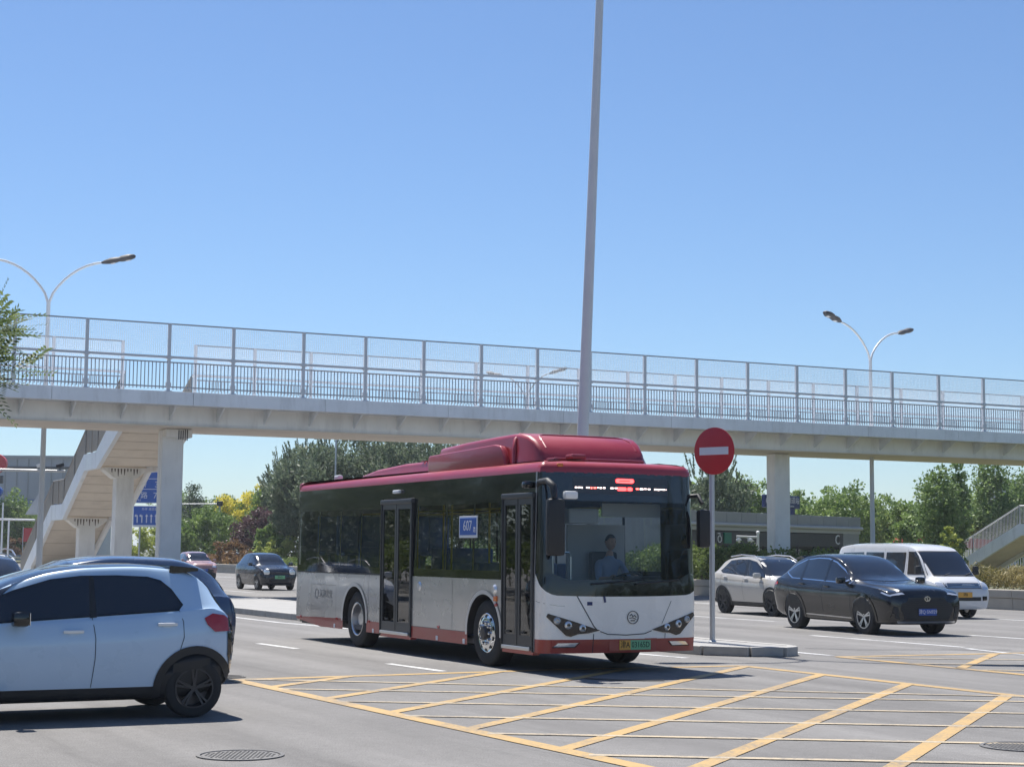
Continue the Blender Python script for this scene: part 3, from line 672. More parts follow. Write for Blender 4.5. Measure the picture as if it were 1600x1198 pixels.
# ================================================================ lamps, masts, signs, buildings
def street_lamp(x, y, h, label, head=1.15, arm=2.1, rz=0., tilt=0., r=.11, fork=.12, armk=.93):
    e = tag(empty('street_lamp', (x, y, 0), rz), label, 'street lamp', 'double arm street lamps'); e.rotation_euler = (0, tilt, rz)
    zf = h*(1-fork)
    MB().tube([(0, 0, 0), (0, 0, 1.), (0, 0, zf)], [r, r*.95, r*.58], 12).build('pole', POLEP, e, smooth=50)
    MB().bevbox((0, 0, .03), (r*4, r*4, .06), .01).build('base_plate', GALV, e)
    for s in (-1, 1):
        pts = [(s*.03, 0, zf-.05)]
        for k in range(1, 9):
            t = k/8; pts.append((s*(arm*armk*t**1.35+.03), 0, zf+(h-zf)*math.sin(t*1.45)/math.sin(1.45)))
        MB().tube(pts, [r*.42]+[r*.38]*7+[r*.3], 8).build('arm', POLEP, e, smooth=50)
        p = Vector(pts[-1]); d = Vector((s, 0, .24)).normalized(); mm = cframe(p, d, (0, s, 0))
        hd = MB()
        prof = [(-.05, .05), (.06, .1), (.25, .15), (.42, .14), (.5, .115), (.6, .15), (.82, .16), (1., .10), (1.04, .03)]
        rings = []
        for t, w_ in prof:
            for k in range(10):
                a = k*2*math.pi/10; rings.append(mm @ Vector((t*head, math.cos(a)*w_*1.2*head, math.sin(a)*w_*.62*head)))
        fs = [(i*10+k, i*10+(k+1) % 10, (i+1)*10+(k+1) % 10, (i+1)*10+k) for i in range(len(prof)-1) for k in range(10)]
        hd.add(rings, fs+[tuple(range(9, -1, -1)), tuple((len(prof)-1)*10+k for k in range(10))]); ho = hd.build('lamp_head', DARKM, e, smooth=50)
        dn = (mm.to_3x3() @ Vector((0, 0, 1)))
        ln = MB()
        for t in (.3, .78):
            c = mm @ Vector((t*head, 0, 0)); zdir = -1 if dn.z > 0 else 1
            ln.bevbox(c+dn*zdir*.092*head, (.14*head, .13*head, .016), .008, mm.to_3x3())
        ln.build('lens', LAMPG, ho)
    return e
street_lamp(-16.9, 60, 12.1, 'double arm lamp post behind the left part of the footbridge', rz=rad(8), arm=2.0, r=.12)
street_lamp(15.6, 72, 11.55, 'double arm lamp post rising behind the right part of the footbridge', rz=rad(47), arm=2.6, r=.12)
street_lamp(.92, 108, 13.2, 'distant double arm lamp seen through the footbridge railing', rz=rad(-30), arm=1.9, r=.11, head=1.2)
street_lamp(1.27, 32.9, 15.2, 'tall leaning tapered pole in front of the footbridge behind the bus', rz=rad(-60), arm=2.0, r=.135)
bpy.data.objects['street_lamp.003'].rotation_euler = (0, rad(2.0), 0)
# thin poles
def pole(name, label, x, y, h, r=.06, mt=GALV, cat='pole'):
    e = tag(empty(name, (x, y, 0)), label, cat); MB().tube([(0, 0, 0), (0, 0, h)], [r, r*.7], 10).build('shaft', mt, e, smooth=50); MB().bevbox((0, 0, .02), (r*4, r*4, .05), .01).build('base_plate', mt, e)
    return e
pole('thin_pole', 'thin grey pole in front of the dark trees above the bus', -12.45, 118, 12.5, .09)
e = pole('camera_mast', 'grey camera mast with a long arm left of the stairway', -23.1, 64, 5.2, .09, cat='mast')
MB().tube([(0, 0, 4.7), (5.95, 0, 4.62)], [.06, .045], 8).build('arm', GALV, e, smooth=50)
for x in (5.0, 5.75):
    MB().bevbox((x, 0, 4.84), (.3, .12, .12), .02, Matrix.Rotation(rad(-15), 3, 'Y')).tube([(x, 0, 4.64), (x, 0, 4.8)], .02, 6).build('camera', WHITEM if x < 5.5 else DARKM, e)
e = pole('signal_mast', 'thin white mast with crossbar at the far left edge', -27.4, 90, 4.1, .06, WHITEM, cat='mast')
MB().tube([(-3, 0, 3.22), (1.75, 0, 3.18)], [.06, .05], 8).build('arm', WHITEM, e); MB().tube([(.35, 0, .0), (.35, 0, 3.2)], .05, 8).build('second_shaft', WHITEM, e)
e = pole('signal_mast', 'slim green pole with a horizontal arm right of the left column', -26.0, 149, 5.9, .11, cat='mast')
MB().tube([(0, 0, 5.72), (-4.2, 0, 5.68)], [.06, .045], 8).build('arm', GALV, e); MB().bevbox((0, 0, 5.75), (.5, .4, .45), .05).build('signal_box', DARKM, e)
# blue guide signs
def blue_sign(x, y, z, w_, h_, label, rows):
    e = tag(empty('road_sign', (x, y, 0)), label, 'road sign')
    MB().bevbox((0, 0, z), (w_, .06, h_), .03).build('board', BLUES, e); MB().box((0, .0, z), (w_+.1, .045, h_+.1)).build('border', RETRO, e)
    for dx in (-w_*.3, w_*.3): MB().tube([(dx, .09, 0), (dx, .09, z+h_*.45)], .08, 8).build('post', GALV, e)
    for body, size, dx, dz in rows: text('lettering', body, size, cframe((dx, -.036, z+dz), (1, 0, 0), (0, 0, 1)), RETRO, e, .004)
    return e
sg = blue_sign(-31.1, 142, 6.9, 4.6, 2.6, 'blue distance sign with white numbers 3.7 and 7.3 behind the stairs', [('桥', .62, -.25, .22), ('3.7', .7, 1.15, .22), ('路', .62, -.15, -.72), ('7.3', .7, 1.05, -.72), ('Rd', .25, -.55, -1.1), ('Bridge', .25, -.6, -.2)])
MB().box((0, -.034, 6.74), (4.5, .006, .05)).build('divider', RETRO, sg); MB().box((0, -.034, 7.62), (4.5, .006, .05)).build('divider', RETRO, sg)
sg = blue_sign(-30.95, 143, 4.5, 2.75, 1.6, 'blue lane sign with white arrows below the distance sign', [('外环 南京路', .26, 0, .55)])
ar = []
for i in range(6):
    dx = -1.05+i*.4; mb = MB()
    mb.prism([(-.045, -.45), (.045, -.45), (.045, .1), (.13, .1), (0, .3), (-.13, .1), (-.045, .1)] if i > 1 else [(-.045, -.45), (.045, -.45), (.045, .2), (-.08, .2), (-.08, .3), (-.24, .15), (-.08, .02), (-.08, .11), (-.045, .11)], .006, cframe((dx, -.032, 4.35), (1, 0, 0), (0, 0, 1))); mb.build('arrow', RETRO, sg)
MB().box((0, -.03, 3.63), (2.75, .05, .18)).build('white_strip', RETRO, sg)
# triangular sign seen from behind, left of the stairs
e = pole('warning_sign', 'grey back of a triangular sign left of the stairway', -26.0, 92, 4.6, .05, cat='road sign')
MB().prism([(-.75, 0), (.75, 0), (0, 1.25)], .03, cframe((0, -.06, 3.5), (1, 0, 0), (0, 0, 1))).build('plate', GALV, e)
# no entry sign on the island nose
e = tag(empty('no_entry_sign', (3.53, 29.3, .14), rad(-40)), 'round red no entry sign with white bar on a steel post, on the island nose', 'road sign')
MB().tube([(0, 0, 0), (0, 0, 3.6)], .048, 16).build('post', GALV, e, smooth=50)
MB().lathe([(.07, .0), (.07, .02), (.055, .035), (.05, .05)], 16, Matrix.Rotation(rad(90), 4, 'X')).build('base_flange', GALV, e)
pr = [(.001, -.07), (.40, -.07), (.415, -.064), (.415, -.052), (.40, -.05), (.001, -.05)]
mb = MB().lathe(pr, 48, Matrix.Translation((.09, 0, 3.33))); mb.build('disc', REDS, e, smooth=40)
MB().bevbox((.09, -.071, 3.33), (.60, .006, .135), .002).build('white_bar', RETRO, e)
for z in (3.15, 3.5): MB().box((.02, -.03, z), (.16, .05, .05)).build('bracket', GALV, e)
# ---------------------------------------------------------------- metro entrance
MA = math.atan2(88.4-78, 18.36-9.62)
MPAN = mat('metal_panel', (.27, .28, .285), .45, var=.08, vscale=1.5); MDARK = mat('dark_fascia', (.05, .052, .056), .5); MLIGHT = mat('pale_eave', (.42, .43, .43), .5)
me_ = tag(empty('metro_entrance', (9.62, 78, 0), MA), 'low grey metro station entrance with dark fascia lettered C', 'building')
X0, X1 = -4.6, 13.6; D = 9.
MB().box(((X0+X1)/2, D/2+.2, 2.0), (X1-X0-.4, D-.2, .12)).build('ceiling', MDARK, me_)
MB().box(((X0+X1)/2, D-.1, 1.6), (X1-X0, .2, 3.2)).build('back_wall', MPAN, me_)
for x in (X0+.12, X1-.12): MB().box((x, D/2, 1.6), (.24, D, 3.2)).build('side_wall', MPAN, me_)
for i in range(14):
    wx = (X1-X0)/14
    MB().bevbox((X0+wx*(i+.5), .0, 3.36), (wx-.02, .35, .56), .015).build('parapet_panel', MPAN, me_)
MB().box(((X0+X1)/2, D/2+.1, 3.2), (X1-X0-.1, D-.2, .2)).build('roof', MPAN, me_)
MB().tube([(X0, -.25, 3.04), (X1, -.25, 3.04)], .09, 8).build('eave_pipe', MLIGHT, me_)
MB().box(((X0+X1)/2, .0, 2.86), (X1-X0, .3, .18)).build('eave', MLIGHT, me_)
MB().box(((X0+X1)/2-1.0, -.02, 2.4), (X1-X0-2.4, .12, .66)).build('fascia', MDARK, me_)
MB().box((X1-.95, .0, 1.45), (1.7, .25, 2.9)).build('end_wall', MPAN, me_)
text('lettering', 'C', .72, cframe((X1-2.35, -.09, 2.42), (1, 0, 0), (0, 0, 1)), RETRO, me_, .01)
MG = glass('entrance_glass', (.25, .28, .3))
for i in range(9):
    x = X0+.7+i*1.62
    MB().box((x, .05, 1.05), (.07, .08, 2.1)).build('mullion', MDARK, me_)
    if i < 8: MB().box((x+.81, .05, 1.0), (1.5, .02, 1.9)).build('glass_pane', MG, me_)
MB().box((X0+4.2, .3, 1.0), (2.2, .1, 1.6)).build('notice_board', MPAN, me_)
sb = tag(empty('station_sign', (9.62+math.cos(MA)*5.8, 78+math.sin(MA)*5.8, 3.64), MA), 'dark blue station name sign with letter C standing on the metro roof', 'sign')
MB().bevbox((0, 0, .62), (3.3, .22, .62), .04).build('board', NAVY, sb)
for x in (-1.1, 1.1): MB().box((x, 0, .15), (.2, .16, .36)).build('stand', NAVY, sb); MB().box((x, 0, .015), (.5, .4, .03)).build('foot', NAVY, sb)
text('lettering', 'C', .52, cframe((-1.45, -.12, .62), (1, 0, 0), (0, 0, 1)), RETRO, sb, .006)
MB().lathe([(.001, -.14), (.31, -.14), (.31, -.11)], 32, Matrix.Translation((-.95, 0, .62))).build('emblem_disc', RETRO, sb)
MB().prism([(-.28, .03), (-.28, .13), (.28, .13), (.28, .03), (.09, .03), (.09, -.08), (.22, -.24), (.07, -.28), (0, -.16), (-.07, -.28), (-.22, -.24), (-.09, -.08), (-.09, .03)], .01, cframe((-.95, -.142, .62), (1, 0, 0), (0, 0, 1))).build('emblem', REDS, sb)
text('lettering', '南道站', .36, cframe((1.0, -.12, .68), (1, 0, 0), (0, 0, 1)), RETRO, sb, .006)
text('lettering', 'Metro Station', .16, cframe((.6, -.12, .42), (1, 0, 0), (0, 0, 1)), RETRO, sb, .006)
hs = tag(empty('hanging_sign', (9.62+math.cos(MA)*.1, 78+math.sin(MA)*.1-.3, 0), MA), 'small white wheelchair and lift sign hanging beside the entrance', 'sign')
MB().box((0, 0, 2.42), (.62, .06, .5)).build('board', MDARK, hs); MB().box((.75, 0, 2.42), (.62, .06, .5)).build('green_board', mat('sign_green', (.02, .16, .10), .5), hs)
MB().tube([(.02, -.05, 2.5), (.02, -.05, 2.62), (-.16, -.05, 2.62)], .03, 6).lathe([(.13, -.05), (.17, -.05), (.17, -.03), (.13, -.03)], 20, Matrix.Translation((.02, 0, 2.36)), True).build('symbol', RETRO, hs)
# white globe lamps by the entrance
gl = tag(empty('globe_lamp', (10.95, 74, .5)), 'white bracket lamp with two globes above the hedge', 'lamp')
MB().tube([(0, 0, 0), (0, 0, 2.1)], .06, 8).build('post', WHITEM, gl); MB().tube([(.0, 0, 1.92), (-.95, 0, 1.95)], .045, 8).tube([(0, 0, 1.4), (-.2, 0, 1.75), (-.5, 0, 1.9)], .03, 6).build('arm', WHITEM, gl)
for x in (-.85, -.35):
    MB().lathe([(.001, -.12), (.07, -.1), (.115, -.05), (.12, 0), (.115, .05), (.07, .1), (.001, .12)], 14, Matrix.Translation((x, 0, 1.78))).build('globe', WHITEM, gl, smooth=60)
MB().lathe([(.001, -.09), (.06, -.06), (.09, 0), (.06, .06), (.001, .09)], 12, Matrix.Translation((0, 0, 2.12))).build('finial', WHITEM, gl, smooth=60)
# ---------------------------------------------------------------- hall at far left
CLAD = mat('hall_cladding', (.36, .375, .40), .5, var=.08, vscale=.2, dirt=.2, dscale=.15)
hb = tag(empty('industrial_hall', (-75, 236, 0)), 'long grey clad hall behind the trees at the far left', 'building')
MB().box((0, 10, 7.2), (27.5, 20, 14.4)).build('wall', CLAD, hb); MB().box((0, 10, 14.55), (28.1, 20.6, .3)).build('roof_edge', CLAD, hb)
for i in range(17): MB().box((-13+i*1.63, -.06, 10.4), (.12, .1, 7.6)).build('cladding_rib', MPAN, hb)
MB().box((0, -.12, 13.0), (27.4, .2, .3)).build('gutter', MDARK, hb); MB().box((0, -.06, 8.0), (27.4, .1, 1.1)).build('blue_band', mat('band_blue', (.18, .22, .33), .5), hb)
MB().box((0, -.08, 6.3), (27.4, .12, .6)).build('navy_band', NAVY, hb)
# pylon sign, far left edge
py = tag(empty('pylon_sign', (-59.6, 190, 0)), 'tall pylon sign with red top and blue and white panels at the left edge', 'sign')
MB().bevbox((0, 0, 4), (.6, .6, 8), .05).build('post', WHITEM, py); MB().bevbox((0, -.1, 6.4), (3.2, .5, 1.6), .1).build('white_panel', RETRO, py)
MB().lathe([(.001, -.4), (1.7, -.4), (1.7, .1)], 28, Matrix.Translation((0, 0, 8.0)) @ Matrix.Diagonal((1, 1, .55, 1))).build('blue_panel', BLUES, py)
MB().lathe([(.001, -.45), (2.1, -.45), (2.1, .1)], 28, Matrix.Translation((0, 0, 11.2)) @ Matrix.Diagonal((1, 1, .62, 1))).build('red_top', REDS, py)
MB().bevbox((0, -.15, 9.4), (3.4, .5, .9), .1).build('dark_panel', MDARK, py)
bn = tag(empty('banner', (-52.7, 183, 0)), 'small red banner on a pole beside the left stairway', 'banner')
MB().tube([(-.7, 0, 0), (-.7, 0, 4.0)], .05, 6).build('pole', GALV, bn); MB().box((0, 0, 3.1), (1.3, .04, 1.5)).build('cloth', REDS, bn)
# red awnings and fence far right
AW = mat('awning_red', (.42, .03, .035), .6, var=.1, vscale=2)
for i, (x, y, lb) in enumerate(((27.5, 112, 'red market awning above the white van, left one'), (31.2, 114, 'red market awning beside the right stairway, right one'))):
    a = tag(empty('awning', (x, y, 0)), lb, 'awning', 'red awnings')
    MB().prism([(-1.7, 0), (1.7, 0), (1.35, .55), (-1.35, .75)], 3.0, cframe((0, 1.5, 2.2), (1, 0, 0), (0, 0, 1))).build('canopy', AW, a)
    for sx in (-1.6, 1.6):
        for sy in (-1.4, 1.4): MB().tube([(sx, sy, 0), (sx, sy, 2.22)], .03, 6).build('post', WHITEM, a)
fe = tag(empty('picket_fence', (31.0, 108, .4)), 'pale metal picket fence in front of the red awnings', 'fence')
MB().box((0, 0, 1.6), (5.2, .05, .06)).box((0, 0, .3), (5.2, .05, .06)).build('rail', GALV, fe)
pk = MB().box((0, 0, 0), (.045, .03, 1.7)).mesh('picket', WHITEM)
for i in range(33): link('picket', pk, None, fe, (-2.56+i*.16, -.045, .85))
# distant tower block on the right
tb = tag(empty('tower_block', (96, 322, 0)), 'tiny pale tower block on the horizon at the right edge', 'building')
MB().box((0, 0, 8), (8, 8, 16)).build('wall', mat('tower_wall', (.5, .52, .55), .7), tb)
for k in range(8): MB().box((0, -4.05, 2+k*1.8), (7, .1, .8)).build('window_band', CGLASS, tb)
# ================================================================ cars
def paint(name, col, rough=.32, metal=.0, coat=1., dirt=.0):
    mt = mat(name, col, rough, metal, var=.025, vscale=2.5, coat=coat, dirt=dirt, dirtcol=(.2, .19, .17), dscale=1.2); return mt
def ring_pts(zb, zs, zt, wl, wm, wb, wt, crown):
    ze = zt-crown
    P = [(0, zb), (wl*.55, zb), (wl*.93, zb+.02), (wl, zb+.14), (wm*.995, zb+(zs-zb)*.52), (wm, zb+(zs-zb)*.78), (wb+(wm-wb)*.35, zs-.012), (wb, zs+.012),
         (wb+(wt-wb)*.52, zs+(ze-zs)*.55), (wt+.012, ze-.02), (wt*.93, ze+crown*.35), (wt*.6, zt-crown*.15), (0, zt)]
    return P
NR = 13
def wheel(parent, x, y, r, wd, side, style='spoke', nsp=5, rimmat=None, seg=36):
    """tyre with a child rim; side = -1 right, +1 left"""
    rimmat = rimmat or ALLOY; rr = r*.68
    prof = [(rr, -wd*.46), (rr+.02, -wd*.5), (r*.90, -wd*.5), (r*.975, -wd*.43), (r, -wd*.3), (r, wd*.3), (r*.975, wd*.43), (r*.90, wd*.5), (rr+.02, wd*.5), (rr, wd*.46)]
    mb = MB().lathe(prof, seg); t = mb.build('wheel', RUBBER, parent, smooth=40, loc=(x, y, r))
    s = side; o = wd*.5*s
    rm = MB().lathe([(rr, o*.96), (rr*.95, o*.98), (rr*.90, o*.80), (rr*.88, -o*.2), (.001, -o*.2)], seg)
    rm.build('rim_barrel', DALLOY if style == 'spoke' else rimmat, t, smooth=40)
    if style == 'spoke':
        sp = MB().lathe([(rr, o*.955), (rr*1.0, o*1.0), (rr*.93, o*1.0), (rr*.92, o*.85)], seg)
        sp.lathe([(.001, o*.86), (rr*.17, o*.86), (rr*.2, o*.7)], 16)
        for k in range(nsp):
            for dd in (-.13, .13):
                a = k*2*math.pi/nsp+dd+.3; a0 = k*2*math.pi/nsp+dd*.4+.3
                p0 = Vector((math.cos(a0)*rr*.12, o*.82, math.sin(a0)*rr*.12)); p1 = Vector((math.cos(a)*rr*.95, o*.93, math.sin(a)*rr*.95)); dv = (p1-p0).normalized(); sdv = dv.cross(Vector((0, 1, 0))).normalized()*rr*.062
                up_ = Vector((0, s*.012, 0))
                sp.add([p0-sdv*1.1, p0+sdv*1.1, p1+sdv, p1-sdv, p0-sdv+up_, p0+sdv+up_, p1+sdv*.8+up_, p1-sdv*.8+up_], [(4, 5, 6, 7), (0, 4, 7, 3), (1, 2, 6, 5), (0, 1, 5, 4), (3, 7, 6, 2)])
        sp.build('rim', rimmat, t, smooth=30)
    elif style == 'steel':
        sp = MB().lathe([(rr, o*.96), (rr*.95, o*1.0), (rr*.86, o*.93), (rr*.8, o*.6), (rr*.42, o*.72), (rr*.3, o*.78), (.001, o*.8)], seg)
        sp.build('rim', rimmat, t, smooth=30)
        hol = MB()
        for k in range(9):
            a = k*2*math.pi/9
            c = Vector((math.cos(a)*rr*.66, o*.70, math.sin(a)*rr*.66)); t_ = Vector((-math.sin(a), 0, math.cos(a))); rd = Vector((math.cos(a), 0, math.sin(a)))
            hol.add([c-t_*rr*.1-rd*rr*.09, c+t_*rr*.1-rd*rr*.09, c+t_*rr*.13+rd*rr*.1, c-t_*rr*.13+rd*rr*.1], [(0, 1, 2, 3)])
        hol.build('vent_slot', BLACKP, t)
    return t
class Car:
    def __init__(s, name, label, loc, deg, st, crown=.05, cat='car', pmat=None, lower=None, lower_idx=3, roofmat=None, roof_idx=10, seg=64, group='vehicles on the road'):
        s.root = tag(empty(name, loc, rad(deg)), label, cat, group)
        st = sorted(st, key=lambda r_: r_[0]); xs = [r_[0] for r_ in st]
        n = seg; x0, x1 = xs[0], xs[-1]
        X = [x0+(x1-x0)*(.5-.5*math.cos(math.pi*i/n))*.35+(x1-x0)*(i/n)*.65 for i in range(n+1)]
        cols = [spline(xs, [r_[k] for r_ in st], np.array(X)) for k in range(1, 8)]
        v, f, mi = [], [], []; sub = 3
        for i, x in enumerate(X):
            P = ring_pts(*[c[i] for c in cols], crown)
            Q = []; n_ = len(P)
            for j in range(n_-1):
                p0 = P[max(j-1, 0)]; p1 = P[j]; p2 = P[j+1]; p3 = P[min(j+2, n_-1)]
                for k in range(sub):
                    t = k/sub; q = []
                    for a in (0, 1):
                        m1 = (p2[a]-p0[a])*.42; m2 = (p3[a]-p1[a])*.42
                        q.append((2*t**3-3*t**2+1)*p1[a]+(t**3-2*t**2+t)*m1+(-2*t**3+3*t**2)*p2[a]+(t**3-t**2)*m2)
                    Q.append(q)
            Q.append(list(P[-1])); h = len(Q)
            full = [(x, q[0], q[1]) for q in Q]+[(x, -q[0], q[1]) for q in reversed(Q[1:-1])]
            v += full
        m_ = len(full)
        for i in range(n):
            for k in range(m_):
                k2 = (k+1) % m_; kk = k if k < h-1 else m_-1-k
                f.append((i*m_+k, (i+1)*m_+k, (i+1)*m_+k2, i*m_+k2)); mi.append(1 if kk < lower_idx*sub else (2 if kk >= roof_idx*sub else 0))
        f.append(tuple(range(m_-1, -1, -1))); mi.append(1); f.append(tuple(n*m_+k for k in range(m_))); mi.append(1)
        f = [tuple(reversed(q)) for q in f]
        me = bpy.data.meshes.new('body'); me.from_pydata(v, [], f)
        for mm in (pmat, lower or pmat, roofmat or pmat, BLACKP): me.materials.append(mm)
        me.polygons.foreach_set('material_index', mi); me.update()
        bm = bmesh.new(); bm.from_mesh(me); bmesh.ops.recalc_face_normals(bm, faces=bm.faces[:]); bm.to_mesh(me)
        s.bvh = BVHTree.FromBMesh(bm); bm.free()
        me.polygons.foreach_set('use_smooth', [True]*len(me.polygons))
        s.me = me; s.pmat = pmat; s.wells = []
        s.wmax = max(r_[5] for r_ in st)
    def side(s, sg, off=.006):
        def fn(x, z):
            hit = s.bvh.ray_cast(Vector((x, sg*3, z)), Vector((0, -sg, 0)))
            if hit[0] is None: hit = s.bvh.find_nearest(Vector((x, sg*s.wmax, z)))
            nr = hit[1]
            if nr.y*sg < 0: nr = -nr
            return hit[0]+nr*off
        return fn
    def front(s, off=.006, sg=1):
        def fn(y, z):
            hit = s.bvh.ray_cast(Vector((sg*8, y, z)), Vector((-sg, 0, 0)))
            if hit[0] is None: hit = s.bvh.find_nearest(Vector((sg*4, y, z)))
            nr = hit[1]
            if nr.x*sg < 0: nr = -nr
            return hit[0]+nr*off
        return fn
    def top(s, off=.006):
        def fn(x, y):
            hit = s.bvh.ray_cast(Vector((x, y, 5)), Vector((0, 0, -1)))
            if hit[0] is None: hit = s.bvh.find_nearest(Vector((x, y, 2)))
            return hit[0]+Vector((0, 0, 1))*off
        return fn
    def sp(s, name, poly, mt, off=.006, sides=(-1, 1), du=.12):
        return [patch(name, poly, s.side(g, off), mt, s.root, du, .1) for g in sides]
    def fp(s, name, poly, mt, off=.006, sg=1, mirror=False, du=.12):
        r_ = [patch(name, poly, s.front(off, sg), mt, s.root, du, .08)]
        if mirror: r_.append(patch(name, [(-a, b) for a, b in poly], s.front(off, sg), mt, s.root, du, .08))
        return r_
    def seam(s, pts, wd=.0065, sides=(-1, 1)):
        for g in sides: ribbon('door_seam', pts, wd, s.side(g, .006), SEAM, s.root)
    def wheels(s, axles, r, wd, half, gap=.05, arch=None, archw=.07, **kw):
        cut = MB()
        for x in axles:
            for g in (-1, 1):
                cut.lathe([(.001, -.34), (r+gap, -.34), (r+gap, .4), (.001, .4)], 40, Matrix.Translation((x, g*(half+.02), r)))
                wheel(s.root, x, g*(half-wd/2+.0), r, wd, g, **kw)
                if arch:
                    vs = []; nA = 26; fn = s.side(g, .012)
                    for k in range(nA+1):
                        a = rad(-12)+rad(204)*k/nA
                        for R in (r+gap-.005, r+gap+archw): vs.append(fn(x+math.cos(a)*R, max(.17, r+math.sin(a)*R)))
                    MB().add(vs, [(2*k, 2*k+1, 2*k+3, 2*k+2) for k in range(nA)]).build('arch_trim', arch, s.root, smooth=60)
        s.body(cut, [(x, r, r+gap) for x in axles])
    def body(s, cut, ax):
        o = link('body', s.me, None, s.root); c = cut.build('cutter', BLACKP)
        # cutter is given in car space: the boolean runs with both objects at the same transform
        c.parent = s.root; bpy.context.view_layer.update()
        md = o.modifiers.new('cut', 'BOOLEAN'); md.operation = 'DIFFERENCE'; md.object = c; md.solver = 'EXACT'
        dg = bpy.context.evaluated_depsgraph_get(); nm = bpy.data.meshes.new_from_object(o.evaluated_get(dg))
        o.modifiers.clear(); old = o.data; o.data = nm; bpy.data.objects.remove(c)
        for p in nm.polygons:
            for x, zc, R in ax:
                if math.hypot(p.center.x-x, p.center.z-zc) < R+.004 and abs(p.center.y) < s.wmax+.1: p.material_index = 3 if len(nm.materials) > 3 else 1
        nm.polygons.foreach_set('use_smooth', [True]*len(nm.polygons)); nm.set_sharp_from_angle(angle=rad(38)); nm.update()
    def mirror(s, x, z, y, mt, w_=.21, h_=.14, d=.1):
        for g in (-1, 1):
            mb = MB().bevbox((x, g*(y+w_/2), z), (d, w_, h_), .045); o = mb.build('mirror', mt, s.root, smooth=50)
            MB().box((x+.02, g*(y-.02), z-.05), (.05, .12, .045)).build('mirror_stalk', BLACKP, o)
            MB().bevbox((x-d/2-.002, g*(y+w_/2), z), (.008, w_*.84, h_*.8), .003).build('mirror_glass', CHROME, o)
    def plate(s, x, z, w_, h_, mt, txt, tm, sg=1):
        o = MB().bevbox((x, 0, z), (.014, w_, h_), .004).build('licence_plate', mt, s.root)
        text('plate_lettering', txt, h_*.78, cframe((x+.008*sg, 0, z), (0, sg, 0), (0, 0, 1)), tm, o, .002, sx=.86)
    def handle(s, x, z, mt, sides=(-1, 1)):
        for g in sides:
            p = s.side(g, .02)(x, z); MB().bevbox(p, (.2, .028, .032), .012).build('door_handle', mt, s.root, smooth=50)
            MB().bevbox(s.side(g, .003)(x+.0, z-.012), (.10, .004, .035), .001).build('handle_recess', s.pmat, s.root)
# ---- blue hatchback in the foreground
BLUEC = paint('pale_blue_paint', (.42, .57, .74), .3)
st = [(.74, .34, .52, .60, .40, .50, .46, .30), (.68, .24, .64, .74, .62, .70, .64, .42), (.50, .2, .76, .87, .74, .80, .72, .5), (.28, .19, .86, .96, .77, .825, .755, .54), (.08, .18, .905, 1.04, .775, .83, .765, .58),
      (-.28, .18, .925, 1.215, .775, .83, .768, .585), (-.62, .18, .945, 1.375, .775, .83, .765, .57), (-.95, .18, .96, 1.47, .775, .83, .76, .56), (-1.3, .18, .98, 1.515, .775, .83, .76, .555), (-1.75, .18, 1.0, 1.53, .775, .83, .76, .555), (-2.1, .18, 1.04, 1.51, .775, .83, .765, .55),
      (-2.36, .20, 1.07, 1.46, .775, .83, .76, .54), (-2.52, .24, 1.08, 1.36, .77, .82, .75, .54), (-2.64, .28, 1.05, 1.2, .75, .80, .73, .56), (-2.74, .33, .96, 1.03, .70, .76, .70, .55), (-2.79, .42, .80, .86, .62, .68, .62, .5)]
c = Car('hatchback_car', 'pale blue hatchback with black roof and tinted windows, nearest the camera', (-5.62, 16.52, 0), -152, st, pmat=BLUEC, lower=BLACKP, lower_idx=3, roofmat=BLACKG, roof_idx=10)
c.wheels((0, -2.36), .292, .19, .80, gap=.055, arch=BLACKP, archw=.075, nsp=5, rimmat=DALLOY)
WN = [(.0, .945), (-2.17, 1.075), (-2.21, 1.12), (-2.12, 1.26), (-2.02, 1.345), (-1.9, 1.38), (-1.6, 1.395), (-1.25, 1.39), (-.95, 1.355), (-.6, 1.25), (-.25, 1.1)]
c.sp('side_window', WN, CGLASS, .007); c.sp('window_trim', [(.07, .925), (-2.185, 1.058), (-2.24, 1.12), (-2.14, 1.275), (-2.035, 1.363), (-1.905, 1.398), (-1.6, 1.412), (-1.24, 1.407), (-.94, 1.372), (-.58, 1.266), (-.22, 1.112)], BLACKG, .003)
for x_ in (-1.33,): c.sp('window_pillar', [(x_-.035, 1.0), (x_+.035, .995), (x_+.015, 1.39), (x_-.03, 1.39)], BLACKP, .010)
c.fp('windshield', [(-.68, 1.04), (.68, 1.04), (.52, 1.43), (.25, 1.46), (-.25, 1.46), (-.52, 1.43)], CGLASS, .007); c.fp('rear_window', [(-.62, 1.08), (.62, 1.08), (.48, 1.36), (-.48, 1.36)], CGLASS, .007, -1)
c.fp('tailgate_panel', [(-.66, .50), (.66, .50), (.70, .72), (.69, 1.08), (-.69, 1.08), (-.70, .72)], BLACKG, .004, -1)
c.seam([(-1.32, .33), (-1.345, .6), (-1.345, .8), (-1.32, 1.0)]); c.seam([(-2.19, 1.07), (-2.225, .95), (-2.23, .8), (-2.19, .66), (-2.12, .58)]); c.seam([(-.1, .36), (-.06, .7), (-.1, .92)])
c.handle(-1.13, .865, WHITEM); c.handle(-2.06, .925, WHITEM)
c.sp('tail_light', [(-2.44, .985), (-2.47, .92), (-2.55, .85), (-2.72, .855), (-2.75, .94), (-2.66, 1.01), (-2.53, 1.03)], REDL, .012, du=.06)
c.sp('tailgate_wrap', [(-2.725, .93), (-2.69, .84), (-2.70, .62), (-2.74, .46), (-2.80, .46), (-2.80, .85)], BLACKG, .010, du=.05)
c.sp('tail_light_dark', [(-2.70, .86), (-2.755, .87), (-2.765, .94), (-2.70, 1.0)], BLACKG, .014, du=.05)
